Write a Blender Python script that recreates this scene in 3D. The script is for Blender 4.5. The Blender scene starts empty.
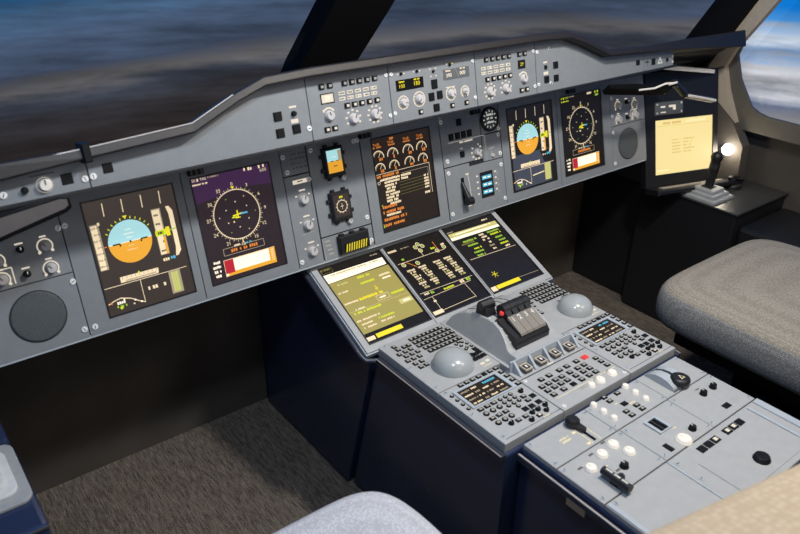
import bpy, math, random
from math import sin, cos, pi, radians
from mathutils import Matrix, Vector
random.seed(7)
C = bpy.context.scene.collection
Z0 = 0.64                      # the floor is z = 0; (0,0,Z0) is the middle of the main panel

# ------------------------------------------------------------------ materials
MATS = {}
def mat(name, col, rough=.5, metal=0.0, em=None, es=0.0, noise=.06, nscale=60.0, bump=0.0, bscale=400.0, spec=.5, coat=0.0):
    m = bpy.data.materials.new(name); m.use_nodes = True
    nt = m.node_tree; b = nt.nodes['Principled BSDF']
    b.inputs['Roughness'].default_value = rough
    b.inputs['Metallic'].default_value = metal
    b.inputs['Specular IOR Level'].default_value = spec
    b.inputs['Coat Weight'].default_value = coat
    tc = nt.nodes.new('ShaderNodeTexCoord'); nz = nt.nodes.new('ShaderNodeTexNoise')
    nz.inputs['Scale'].default_value = nscale; nz.inputs['Detail'].default_value = 3
    nt.links.new(tc.outputs['Object'], nz.inputs['Vector'])
    rp = nt.nodes.new('ShaderNodeValToRGB')
    rp.color_ramp.elements[0].position = .3; rp.color_ramp.elements[1].position = .7
    rp.color_ramp.elements[0].color = [max(0, c*(1-noise)) for c in col] + [1]
    rp.color_ramp.elements[1].color = [min(1, c*(1+noise)) for c in col] + [1]
    nt.links.new(nz.outputs['Fac'], rp.inputs['Fac'])
    nt.links.new(rp.outputs['Color'], b.inputs['Base Color'])
    if bump:
        n2 = nt.nodes.new('ShaderNodeTexNoise'); n2.inputs['Scale'].default_value = bscale
        nt.links.new(tc.outputs['Object'], n2.inputs['Vector'])
        bp = nt.nodes.new('ShaderNodeBump'); bp.inputs['Strength'].default_value = bump; bp.inputs['Distance'].default_value = .001
        nt.links.new(n2.outputs['Fac'], bp.inputs['Height']); nt.links.new(bp.outputs['Normal'], b.inputs['Normal'])
    if em is not None:
        b.inputs['Emission Color'].default_value = list(em) + [1]
        b.inputs['Emission Strength'].default_value = es
    MATS[name] = m
    return m
def glow(name, rgb255, es=1.0):           # a lit pixel or backlit legend, colour given as display values
    c = [(v/255/12.92 if v/255 <= .04045 else ((v/255+.055)/1.055)**2.4) for v in rgb255]
    return mat(name, [x*.25 for x in c], rough=.35, em=c, es=es)

mat('paint', (.215, .230, .245), rough=.45, noise=.04, bump=.12, bscale=900)
mat('paint_pedestal', (.375, .382, .385), rough=.42, noise=.04, bump=.12, bscale=900)
mat('paint_edge', (.40, .44, .48), rough=.35, noise=.04)
mat('groove', (.012, .012, .014), rough=.7)
mat('navy', (.020, .032, .078), rough=.25, noise=.12, nscale=8, coat=.2)
mat('navy_edge', (.05, .055, .075), rough=.3, metal=.3)
mat('black', (.010, .010, .012), rough=.45)
mat('matte_black', (.006, .006, .007), rough=.9, spec=.1)
mat('black_key', (.006, .006, .007), rough=.5, spec=.25)
mat('leather', (.016, .015, .018), rough=.6, spec=.25, noise=.2, nscale=120, bump=.35, bscale=700)
mat('hood_edge', (.013, .010, .010), rough=.5, noise=.15, nscale=120, bump=.3, bscale=700)
mat('metal', (.62, .60, .56), rough=.28, metal=.9)
mat('screw', (.86, .85, .84), rough=.4, metal=.1)
mat('dark_metal', (.10, .10, .10), rough=.35, metal=.7)
mat('knob_grey', (.52, .50, .50), rough=.4)
mat('knob_cream', (.80, .74, .66), rough=.4)
mat('dome', (.36, .385, .39), rough=.22, noise=.03, coat=.3)
mat('speaker_mesh', (.075, .085, .09), rough=.7, noise=.5, nscale=900, bump=.6, bscale=1200)
mat('plate_brown', (.26, .235, .20), rough=.4, metal=.2)
mat('slide_brown', (.13, .115, .11), rough=.5)
mat('edge_highlight', (.50, .45, .42), rough=.35, metal=.3)  # pale colour for highlight lines painted along edges
mat('trim_beige', (.46, .40, .32), rough=.5)
mat('trim_grey', (.10, .092, .08), rough=.55)
mat('gaiter_grey', (.33, .34, .35), rough=.55)
mat('gaiter_light', (.62, .63, .62), rough=.5)
mat('wall_dark', (.062, .054, .046), rough=.8, noise=.25, nscale=6)
mat('ceil_grey', (.06, .06, .06), rough=.9)
mat('yellow', (.75, .62, .03), rough=.45)
mat('red', (.6, .03, .03), rough=.4, em=(.6, .05, .05), es=.5)
mat('bone', (.85, .80, .72), rough=.45)
mat('white_paint', (.8, .78, .74), rough=.45)
mat('label_dim', (.78, .68, .42), rough=.5)
mat('violet_ink', (.10, .05, .08), rough=.6)
mat('grey_plate', (.10, .11, .12), rough=.5)
mat('glass_clear', (.8, .8, .8))
mat('lamp_hot', (1, 1, 1), em=(1, .93, .78), es=22)

# lit colours
glow('cream', (236, 214, 176)); glow('cream_dim', (160, 145, 122)); glow('cream_hi', (255, 240, 214), 1.1)
glow('amber', (212, 124, 54)); glow('green', (150, 190, 60)); glow('lime', (205, 215, 40))
glow('cyan', (84, 170, 200)); glow('sky_blue', (165, 215, 220)); glow('earth', (226, 160, 48))
glow('crimson', (176, 34, 50)); glow('yellow_lit', (232, 212, 36)); glow('olive', (156, 144, 78))
glow('olive_hi', (196, 186, 120)); glow('olive_dk', (118, 108, 56)); glow('legend', (166, 162, 154), .8); glow('legend_hi', (232, 220, 200), .8)
glow('legend_white', (215, 215, 205), .7)
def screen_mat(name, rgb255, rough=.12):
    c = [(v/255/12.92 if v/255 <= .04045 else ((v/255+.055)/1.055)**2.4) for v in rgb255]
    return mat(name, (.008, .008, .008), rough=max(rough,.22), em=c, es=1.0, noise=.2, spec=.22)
screen_mat('scr_pfd_l', (62, 54, 50)); screen_mat('scr_nd_l', (48, 38, 44)); screen_mat('scr_ewd', (40, 32, 28))  # left flight display glow also holds reflections on the glass
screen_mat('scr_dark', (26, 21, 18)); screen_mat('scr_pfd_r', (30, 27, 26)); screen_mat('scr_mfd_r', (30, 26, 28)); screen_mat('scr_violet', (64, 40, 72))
screen_mat('scr_reflection', (70, 74, 88))
screen_mat('scr_paper', (250, 228, 158), .6); screen_mat('scr_paper_mark', (226, 196, 118), .3); screen_mat('scr_paper_hi', (255, 240, 178), .3)

def clear_glass():
    m = MATS['glass_clear']; nt = m.node_tree; nt.nodes.clear()
    o = nt.nodes.new('ShaderNodeOutputMaterial'); mx = nt.nodes.new('ShaderNodeMixShader'); mx.inputs[0].default_value = .05
    t = nt.nodes.new('ShaderNodeBsdfTransparent'); g = nt.nodes.new('ShaderNodeBsdfGlossy')
    t.inputs['Color'].default_value = (.93, .95, .96, 1); g.inputs['Roughness'].default_value = .02
    nt.links.new(t.outputs[0], mx.inputs[1]); nt.links.new(g.outputs[0], mx.inputs[2])
    nt.links.new(mx.outputs[0], o.inputs['Surface'])
clear_glass()

def fabric(name, col, col2, scale=330.0, stripes=False):
    m = bpy.data.materials.new(name); m.use_nodes = True; nt = m.node_tree; b = nt.nodes['Principled BSDF']
    b.inputs['Roughness'].default_value = .9; b.inputs['Specular IOR Level'].default_value = .15
    tc = nt.nodes.new('ShaderNodeTexCoord'); v = nt.nodes.new('ShaderNodeTexVoronoi'); v.inputs['Scale'].default_value = scale
    v.inputs['Randomness'].default_value = .5
    nt.links.new(tc.outputs['Object'], v.inputs['Vector'])
    rp = nt.nodes.new('ShaderNodeValToRGB'); rp.color_ramp.elements[0].color = list(col)+[1]; rp.color_ramp.elements[1].color = list(col2)+[1]
    rp.color_ramp.elements[0].position = .15; rp.color_ramp.elements[1].position = .6
    nt.links.new(v.outputs['Distance'], rp.inputs['Fac'])
    nt.links.new(rp.outputs['Color'], b.inputs['Base Color'])
    bp = nt.nodes.new('ShaderNodeBump'); bp.inputs['Strength'].default_value = .5; bp.inputs['Distance'].default_value = .001
    bp.invert = True
    nt.links.new(v.outputs['Distance'], bp.inputs['Height']); nt.links.new(bp.outputs['Normal'], b.inputs['Normal'])
    MATS[name] = m
fabric('seat_mesh', (.36, .33, .285), (.22, .20, .17), 260)
fabric('seat_side', (.34, .34, .335), (.18, .18, .18), 260)
fabric('seat_light', (.62, .62, .65), (.42, .42, .45), 260)
fabric('seat_tan', (.50, .40, .29), (.42, .33, .23), 120)

def carpet():
    m = bpy.data.materials.new('carpet'); m.use_nodes = True; nt = m.node_tree; b = nt.nodes['Principled BSDF']
    b.inputs['Roughness'].default_value = 1; b.inputs['Specular IOR Level'].default_value = .05
    tc = nt.nodes.new('ShaderNodeTexCoord')
    mp = nt.nodes.new('ShaderNodeMapping'); mp.inputs['Scale'].default_value = (260, 40, 1)
    n1 = nt.nodes.new('ShaderNodeTexNoise'); n1.inputs['Scale'].default_value = 1; n1.inputs['Detail'].default_value = 4
    n2 = nt.nodes.new('ShaderNodeTexNoise'); n2.inputs['Scale'].default_value = 350; n2.inputs['Detail'].default_value = 2
    nt.links.new(tc.outputs['Object'], mp.inputs['Vector']); nt.links.new(mp.outputs[0], n1.inputs['Vector'])
    nt.links.new(tc.outputs['Object'], n2.inputs['Vector'])
    ad = nt.nodes.new('ShaderNodeMath'); ad.operation = 'ADD'
    nt.links.new(n1.outputs['Fac'], ad.inputs[0]); nt.links.new(n2.outputs['Fac'], ad.inputs[1])
    rp = nt.nodes.new('ShaderNodeMapRange'); rp.inputs['From Min'].default_value = .7; rp.inputs['From Max'].default_value = 1.3
    nt.links.new(ad.outputs[0], rp.inputs['Value'])
    cr = nt.nodes.new('ShaderNodeValToRGB'); cr.color_ramp.elements[0].color = (.06, .048, .038, 1); cr.color_ramp.elements[1].color = (.30, .255, .215, 1)
    nt.links.new(rp.outputs[0], cr.inputs['Fac']); nt.links.new(cr.outputs['Color'], b.inputs['Base Color'])
    bp = nt.nodes.new('ShaderNodeBump'); bp.inputs['Strength'].default_value = .8; bp.inputs['Distance'].default_value = .004
    nt.links.new(rp.outputs[0], bp.inputs['Height']); nt.links.new(bp.outputs['Normal'], b.inputs['Normal'])
    MATS['carpet'] = m
carpet()

# ------------------------------------------------------------------ mesh builder
_txt = {}
def text_mesh(s):
    if s not in _txt:
        cu = bpy.data.curves.new('t', 'FONT'); cu.body = s; cu.align_x = 'CENTER'; cu.align_y = 'CENTER'; cu.size = 1; cu.resolution_u = 2
        o = bpy.data.objects.new('t', cu); me = bpy.data.meshes.new_from_object(o)
        _txt[s] = ([tuple(v.co) for v in me.vertices], [tuple(p.vertices) for p in me.polygons])
        bpy.data.objects.remove(o); bpy.data.curves.remove(cu); bpy.data.meshes.remove(me)
    return _txt[s]
class MB:
    def __init__(s): s.v = []; s.f = []; s.m = []; s.sm = []; s.names = []
    def mi(s, n):
        if n not in s.names: s.names.append(n)
        return s.names.index(n)
    def add(s, vs, fs, m, smooth=False):
        b = len(s.v); k = s.mi(m); s.v += [tuple(v) for v in vs]
        for f in fs: s.f.append(tuple(b+i for i in f)); s.m.append(k); s.sm.append(smooth)
        return s
    def box(s, x0, x1, y0, y1, z0, z1, m, ch=0.0, cx=None):
        c = ch; h = min(abs(z1-z0)*.6, c) if c else 0
        if not c:
            vs = [(x0,y0,z0),(x1,y0,z0),(x1,y1,z0),(x0,y1,z0),(x0,y0,z1),(x1,y0,z1),(x1,y1,z1),(x0,y1,z1)]
            return s.add(vs, [(3,2,1,0),(4,5,6,7),(0,1,5,4),(1,2,6,5),(2,3,7,6),(3,0,4,7)], m)
        vs = [(x0,y0,z0),(x1,y0,z0),(x1,y1,z0),(x0,y1,z0),(x0,y0,z1-h),(x1,y0,z1-h),(x1,y1,z1-h),(x0,y1,z1-h),
              (x0+c,y0+c,z1),(x1-c,y0+c,z1),(x1-c,y1-c,z1),(x0+c,y1-c,z1)]
        return s.add(vs, [(3,2,1,0),(8,9,10,11)] + [(a,(a+1)%4,4+(a+1)%4,4+a) for a in range(4)] + [(4+a,4+(a+1)%4,8+(a+1)%4,8+a) for a in range(4)], m)
    def frame(s, X0, X1, Y0, Y1, x0, x1, y0, y1, z0, z1, m):      # a flat frame with an opening
        o = [(X0,Y0),(X1,Y0),(X1,Y1),(X0,Y1)]; i = [(x0,y0),(x1,y0),(x1,y1),(x0,y1)]
        vs = [(a,b,z1) for a,b in o]+[(a,b,z1) for a,b in i]+[(a,b,z0) for a,b in o]+[(a,b,z0) for a,b in i]
        fs = []
        for k in range(4):
            j = (k+1)%4; fs += [(k,j,4+j,4+k),(8+j,8+k,12+k,12+j),(8+k,8+j,j,k),(4+k,4+j,12+j,12+k)]
        return s.add(vs, fs, m)
    def prism(s, poly, z0, z1, m):
        n = len(poly)
        a = sum(poly[i][0]*poly[(i+1)%n][1]-poly[(i+1)%n][0]*poly[i][1] for i in range(n))
        if a < 0: poly = poly[::-1]
        vs = [(x,y,z0) for x,y in poly]+[(x,y,z1) for x,y in poly]
        return s.add(vs, [tuple(range(n-1,-1,-1)), tuple(range(n,2*n))]+[(i,(i+1)%n,n+(i+1)%n,n+i) for i in range(n)], m)
    def prismx(s, prof, x0, x1, m, smooth=False):                  # (y,z) outline drawn out along x
        n = len(prof)
        a = sum(prof[i][0]*prof[(i+1)%n][1]-prof[(i+1)%n][0]*prof[i][1] for i in range(n))
        if a < 0: prof = prof[::-1]
        vs = [(x0,y,z) for y,z in prof]+[(x1,y,z) for y,z in prof]
        s.add(vs, [tuple(range(n-1,-1,-1)), tuple(range(n,2*n))], m)
        return s.add(vs, [(i,(i+1)%n,n+(i+1)%n,n+i) for i in range(n)], m, smooth)
    def lathe(s, x, y, prof, m, n=24, smooth=True, a0=0.0, sy=1.0):
        vs = []; fs = []
        for r, z in prof:
            for k in range(n): a = a0+2*pi*k/n; vs.append((x+r*cos(a), y+r*sy*sin(a), z))
        for i in range(len(prof)-1):
            for k in range(n): j = (k+1)%n; fs.append((i*n+k, i*n+j, (i+1)*n+j, (i+1)*n+k))
        s.add(vs, fs, m, smooth)
        b = (len(prof)-1)*n
        s.add(vs, [tuple(range(n-1,-1,-1)), tuple(b+k for k in range(n))], m)
        return s
    def cyl(s, x, y, z0, z1, r, m, n=20, r2=None, ch=0.0):
        r2 = r if r2 is None else r2
        return s.lathe(x, y, [(r,z0),(r2,z1-ch),(r2-ch,z1)] if ch else [(r,z0),(r2,z1)], m, n)
    def dome(s, x, y, z, r, h, m, n=32, k=8):
        return s.lathe(x, y, [(r*cos(i*pi/2/k), z+h*sin(i*pi/2/k)) for i in range(k)]+[(r*.02, z+h)], m, n)
    def rect(s, x0, y0, x1, y1, z, m): return s.add([(x0,y0,z),(x1,y0,z),(x1,y1,z),(x0,y1,z)], [(0,1,2,3)], m)
    def poly(s, pts, z, m):
        n = len(pts); a = sum(pts[i][0]*pts[(i+1)%n][1]-pts[(i+1)%n][0]*pts[i][1] for i in range(n))
        if a < 0: pts = pts[::-1]
        return s.add([(x,y,z) for x,y in pts], [tuple(range(n))], m)
    def line(s, x0, y0, x1, y1, w, z, m):
        d = Vector((x1-x0, y1-y0)); d.normalize(); px, py = -d.y*w/2, d.x*w/2
        return s.add([(x0-px,y0-py,z),(x1-px,y1-py,z),(x1+px,y1+py,z),(x0+px,y0+py,z)], [(0,1,2,3)], m)
    def path(s, pts, w, z, m):
        for a, b in zip(pts, pts[1:]): s.line(a[0],a[1],b[0],b[1],w,z,m)
        return s
    def ring(s, x, y, r0, r1, z, m, a0=0, a1=360, n=40):
        k = max(3, int(n*abs(a1-a0)/360)); vs = []
        for i in range(k+1):
            a = radians(a0+(a1-a0)*i/k); vs += [(x+r0*cos(a),y+r0*sin(a),z),(x+r1*cos(a),y+r1*sin(a),z)]
        return s.add(vs, [(2*i,2*i+1,2*i+3,2*i+2) for i in range(k)], m)
    def disc(s, x, y, r, z, m, n=24, a0=0, a1=360):
        full = a1-a0 == 360; k = n if full else n
        vs = [(x+r*cos(radians(a0+(a1-a0)*i/k)), y+r*sin(radians(a0+(a1-a0)*i/k)), z) for i in range(k if full else k+1)]
        return s.add(vs, [tuple(range(len(vs)))], m)
    def tube(s, pts, r, m, n=10, smooth=True):
        P = [Vector(p) for p in pts]; vs = []; fs = []; R = r if isinstance(r, (list, tuple)) else [r]*len(P)
        for i, p in enumerate(P):
            d = (P[min(i+1,len(P)-1)]-P[max(i-1,0)]).normalized()
            u = d.cross(Vector((0,0,1)));
            if u.length < .05: u = d.cross(Vector((1,0,0)))
            u.normalize(); w = u.cross(d)
            for k in range(n): a = 2*pi*k/n; vs.append(p+u*cos(a)*R[i]+w*sin(a)*R[i])
        for i in range(len(P)-1):
            for k in range(n): j = (k+1)%n; fs.append((i*n+j, i*n+k, (i+1)*n+k, (i+1)*n+j))
        s.add(vs, fs, m, smooth); b = (len(P)-1)*n
        return s.add(vs, [tuple(range(n)), tuple(b+k for k in range(n-1,-1,-1))], m)
    def text(s, t, x, y, size, z, m, sx=1.0, rot=0.0):
        vs, fs = text_mesh(t); c, q = cos(rot), sin(rot)
        return s.add([(x+(a*sx*c-b*q)*size, y+(a*sx*q+b*c)*size, z) for a,b,_ in vs], fs, m)
    def scrib(s, x0, x1, y, h, z, m, seed=0, gap=.6):              # a row of characters too small to read: short blocks
        r = random.Random(seed*31+int(x0*9000)+int(y*7000)); x = x0
        while x < x1-h*.3:
            w = h*r.choice((.55, .65, .5)); 
            if r.random() > .12: s.rect(x, y-h*.5*r.choice((.8,1,1)), min(x+w,x1), y+h*.5*r.choice((.7,1,1)), z, m)
            x += w*1.28
        return s
    def mesh(s, name):
        me = bpy.data.meshes.new(name); me.from_pydata(s.v, [], s.f)
        for n in s.names: me.materials.append(MATS[n])
        me.polygons.foreach_set('material_index', s.m); me.polygons.foreach_set('use_smooth', s.sm); me.update()
        return me
    def build(s, name, parent=None, loc=(0,0,0)):
        return part(name, s.mesh(name), parent, loc)
def part(name, me, parent=None, loc=(0,0,0), rz=0.0):
    o = bpy.data.objects.new(name, me); C.objects.link(o); o.location = loc
    if rz: o.rotation_euler = (0, 0, rz)
    if parent is not None: o.parent = parent
    return o
def tag(o, label, cat, group=None):
    o['label'] = label; o['category'] = cat
    if group: o['group'] = group
    return o
def thing(name, label, cat, frame=None, loc=(0,0,0), group=None, rz=0.0):
    o = bpy.data.objects.new(name, None); o.empty_display_size = .02; C.objects.link(o)
    M = (frame if frame is not None else Matrix.Translation((0,0,Z0))) @ Matrix.Translation(loc) @ Matrix.Rotation(rz, 4, 'Z')
    o.matrix_world = M; o.location = M.to_translation(); o.rotation_euler = M.to_euler()
    return tag(o, label, cat, group)
def struct(o): o['kind'] = 'structure'; return o
def bevel(o, w, seg=2):
    md = o.modifiers.new('bevel', 'BEVEL'); md.width = w; md.segments = seg; md.limit_method = 'ANGLE'; md.angle_limit = radians(40)
    for p in o.data.polygons: p.use_smooth = False
    return o

def frm(origin, ex, ey):
    ex = Vector(ex).normalized(); ey = Vector(ey).normalized(); ez = ex.cross(ey)
    M = Matrix(((ex.x,ey.x,ez.x,origin[0]),(ex.y,ey.y,ez.y,origin[1]),(ex.z,ey.z,ez.z,origin[2]+Z0),(0,0,0,1)))
    return M
W_ = Matrix.Translation((0,0,Z0))
PF = frm((0,0,0), (1,0,0), (0,.24955,.96836))            # main panel
GF = frm((0,-.0917,.1681), (1,0,0), (0,.2109,.9775))      # glareshield face
MF = frm((0,-.0237,-.1377), (1,0,0), (0,.90466,.42613))   # lower display plane
DF = frm((0,0,-.2252), (1,0,0), (0,1,0))                  # pedestal, forward half
EF = frm((0,0,-.235), (1,0,0), (0,1,0))                   # pedestal, rear half
mm = .001

# ------------------------------------------------------------------ shared small meshes
def key_mesh(w=.0115, h=.0085, t=.004, leg='legend', kind='sq'):
    m = MB(); a, b = w/2, h/2
    if kind == 'round': m.cyl(0, 0, 0, t, w/2, 'black_key', 12, ch=.001); m.disc(0, 0, w*.27, t+.0002, leg, 10) if leg else None
    else:
        m.box(-a, a, -b, b, 0, t, 'black_key', ch=.0012)
        if leg: m.rect(-a*.50, -b*.52, a*.50, b*.50, t+.0002, leg)
    return m.mesh('key')
K = {}
def kmesh(*a):
    if a not in K: K[a] = key_mesh(*a)
    return K[a]
def screws(par, pts, r=.0051, z=.003):
    if 'sc%g' % r not in K:
        m = MB(); m.cyl(0, 0, 0, .0018 if r != .0042 else .0008, r, 'screw' if r != .0042 else 'paint_edge', 14, ch=.0006); m.line(-r*.6, 0, r*.6, 0, r*.25, .0020, 'dark_metal')
        K['sc%g' % r] = m.mesh('fastener')
    for x, y in pts: part('fastener', K['sc%g' % r], par, (x*mm, y*mm, z), random.uniform(0, 3))
def knob_mesh(r, h, m_, ptr='dark_metal', flare=1.12):
    m = MB(); m.lathe(0, 0, [(r*flare,0),(r*flare,h*.22),(r,h*.3),(r*.94,h*.92),(r*.82,h)], m_, 22)
    p = MB(); p.box(-r*.10, r*.10, r*.1, r*.9, h-.0001, h+.0006, ptr)
    return m.mesh('knob'), p.mesh('pointer')
def knob(par, x, y, r=.008, h=.010, m_='knob_grey', z=.003, rz=0.0, ptr='dark_metal', name='knob'):
    k = ('kn', r, h, m_, ptr)
    if k not in K: K[k] = knob_mesh(r, h, m_, ptr)
    o = part(name, K[k][0], par, (x*mm, y*mm, z), rz); part('pointer', K[k][1], o); return o
def key(par, x, y, w=11.5, h=8.5, t=4, leg='legend', kind='sq', z=.003, name='key'):
    if z == 0: w *= 1.10; h *= 1.12; t = min(t, 3)*.8
    return part(name, kmesh(round(w*mm, 6), round(h*mm, 6), t*mm, leg, kind), par, (x*mm, y*mm, z))

# ------------------------------------------------------------------ main panel backing
mp = MB()
mp.box(-.90, .845, -.122, .120, -.045, -.0005, 'groove')
mp.box(-.90, .845, -.1245, -.1195, -.045, .0022, 'paint_edge')
tag(mp.build('instrument_panel_frame'), 'long dark frame carrying all the grey panels of the main dashboard under the hood', 'dashboard').matrix_world = PF

def plate(par, x0, x1, y0, y1, t=.003, m_='paint', g=.85, name='face_plate'):
    return MB().box((x0+g)*mm, (x1-g)*mm, (y0+g)*mm, (y1-g)*mm, 0, t, m_, ch=.0005).build(name, par)

# ------------------------------------------------------------------ display units
SW, SH = 77.5, 99.5
def display(label, F, cx, x0, x1, y0, y1, bg, gfx, cy=0, name='display_screen_unit', pm='paint', grp='display screens of the dashboard'):
    t = thing(name, label, 'display', F, (cx*mm, cy*mm, 0), grp)
    m = MB(); m.frame((x0-cx+.8)*mm, (x1-cx-.8)*mm, (y0-cy+.8)*mm, (y1-cy-.8)*mm, -SW*mm, SW*mm, -SH*mm, SH*mm, 0, .003, pm); m.build('bezel', t)
    m = MB(); m.frame(-(SW+1.6)*mm, (SW+1.6)*mm, -(SH+1.6)*mm, (SH+1.6)*mm, -(SW-1)*mm, (SW-1)*mm, -(SH-1)*mm, (SH-1)*mm, .0030, .0040, 'black'); m.build('screen_gasket', t)
    m = MB(); m.rect(-SW*mm, -SH*mm, SW*mm, SH*mm, 0, bg); gfx(Gx(m)); m.build('screen', t, (0, 0, .0015))
    return t
class Gx:                                    # millimetre drawing on a screen
    def __init__(s, m): s.m = m; s.k = 0
    def z(s): s.k += 1; return .00002*s.k+.0001
    def rect(s, x0, y0, x1, y1, c): s.m.rect(x0*mm, y0*mm, x1*mm, y1*mm, s.z(), c)
    def line(s, x0, y0, x1, y1, c, w=1.0): s.m.line(x0*mm, y0*mm, x1*mm, y1*mm, w*mm, s.z(), c)
    def path(s, p, c, w=1.0):
        for a, b in zip(p, p[1:]): s.line(*a, *b, c, w)
    def box(s, x0, y0, x1, y1, c, w=1.0): s.path([(x0,y0),(x1,y0),(x1,y1),(x0,y1),(x0,y0)], c, w)
    def poly(s, p, c): s.m.poly([(a*mm,b*mm) for a,b in p], s.z(), c)
    def ring(s, x, y, r, c, w=1.2, a0=0, a1=360): s.m.ring(x*mm, y*mm, (r-w/2)*mm, (r+w/2)*mm, s.z(), c, a0, a1, 60)
    def disc(s, x, y, r, c, a0=0, a1=360): s.m.disc(x*mm, y*mm, r*mm, s.z(), c, 32, a0, a1)
    def text(s, t, x, y, sz, c, sx=1.0): s.m.text(t, x*mm, y*mm, sz*mm, s.z(), c, sx)
    def tx(s, x0, x1, y, h, c): s.m.scrib(x0*mm, x1*mm, y*mm, h*mm, s.z(), c, s.k)

def g_pfd(slate):
    def f(g):
        if slate: g.rect(-70, -97, 62, -14, 'scr_reflection'); g.poly([(24,-16),(74,-16),(74,-50),(38,-46)], 'scr_pfd_r')  # bluish patch paints a reflection on the glass
        for x in (-45, -13, 20, 52): g.line(x, 92, x-1, 70, 'cream', 1.5)
        g.rect(-73, -19, -59, 60, 'cream_dim'); g.rect(-72, -18, -62, 58, 'cream'); g.tx(-60, -56, 60, 6, 'cream')
        for i in range(7): g.line(-64, -12+i*11, -60, -12+i*11, 'scr_dark', 1); g.tx(-72, -65, -12+i*11, 3.5, 'cream_dim')
        cx, cy, r = -14, 19, 37
        g.disc(cx, cy, r, 'sky_blue', 0, 180); g.disc(cx, cy, r, 'earth', 180, 360)
        g.rect(cx-r, cy-.4, cx+r, cy+.4, 'cream_hi')
        for a in range(30, 151, 12): g.line(cx+39*cos(radians(a)), cy+39*sin(radians(a)), cx+43*cos(radians(a)), cy+43*sin(radians(a)), 'lime', 1.6)
        g.poly([(cx-4,cy+45),(cx+4,cy+45),(cx,cy+39)], 'yellow_lit')
        for y in (-14, -7, 7, 14, 21): g.line(cx-(5 if y % 14 else 9), cy+y, cx+(5 if y % 14 else 9), cy+y, 'cream_hi' if y > 0 else 'cream', .9)
        g.path([(cx-30,cy),(cx-18,cy),(cx-18,cy-5)], 'scr_dark', 2.4); g.path([(cx+30,cy),(cx+18,cy),(cx+18,cy-5)], 'scr_dark', 2.4)
        g.rect(cx-1.5, cy-1.5, cx+1.5, cy+1.5, 'scr_dark')
        g.line(-60, cy, -54, cy, 'amber', 1.5)
        g.rect(31, -19, 47, 63, 'cream_dim'); g.rect(32, 20, 45, 61, 'cream'); g.rect(32, -18, 42, 18, 'cream'); g.rect(42, -18, 46, 12, 'earth')
        g.rect(30, 15, 50, 25, 'lime'); g.rect(49, 12, 56, 28, 'yellow_lit'); g.text('390', 39, 19.5, 9, 'scr_dark', .8)
        for i in range(5): g.tx(34, 42, -12+i*16, 4, 'scr_pfd_l')
        g.poly([(57,63),(63,63),(68,54),(68,-18),(62,-26),(57,-26),(60,-10),(60,50)], 'cream')
        g.line(55, 21, 68, 22, 'green', 2)
        g.tx(33, 45, -28, 5, 'cream'); g.tx(47, 60, -27, 6, 'cyan')
        g.poly([(-46,-47),(20,-48),(21,-38),(-46,-37)], 'cream')
        for i in range(9): g.line(-42+i*7.4, -38, -42+i*7.4, -42, 'cream_dim', 1)
        g.poly([(-16,-38),(-10,-38),(-13,-34)], 'lime'); g.tx(-40, 16, -45, 3, 'cream_dim')
        g.line(-75, -50, 70, -50, 'cream', 1); g.line(-14, -51, -14, -91, 'cream', 1)
        if slate: g.line(-8, -72, 34, -69, 'cream', 2.5)
        else:
            g.tx(-9, 32, -69.5, 6, 'cream')
        g.rect(36, -92, 57, -50, 'olive_hi' if slate else 'cream_dim'); g.rect(40, -89, 53, -53, 'olive_hi')
        for i in range(3): g.line(44+i*4, -90, 44+i*4, -52, 'green', 1)
        g.path([(-75,-78),(-64,-74),(-53,-72),(-37,-77),(-25,-85),(-14,-91)], 'cream', 1.6)
        g.disc(-70, -77, 2, 'amber'); g.tx(-64, -47, -80, 5, 'cream_hi'); g.tx(-62, -44, -86, 4, 'green'); g.disc(-55, -89, 2.5, 'lime'); g.disc(-33, -88, 1.5, 'cream')
        for p in ((-48,-76),(-30,-82),(-20,-88)): g.disc(*p, 1.6, 'cream_hi')
    return f
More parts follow.
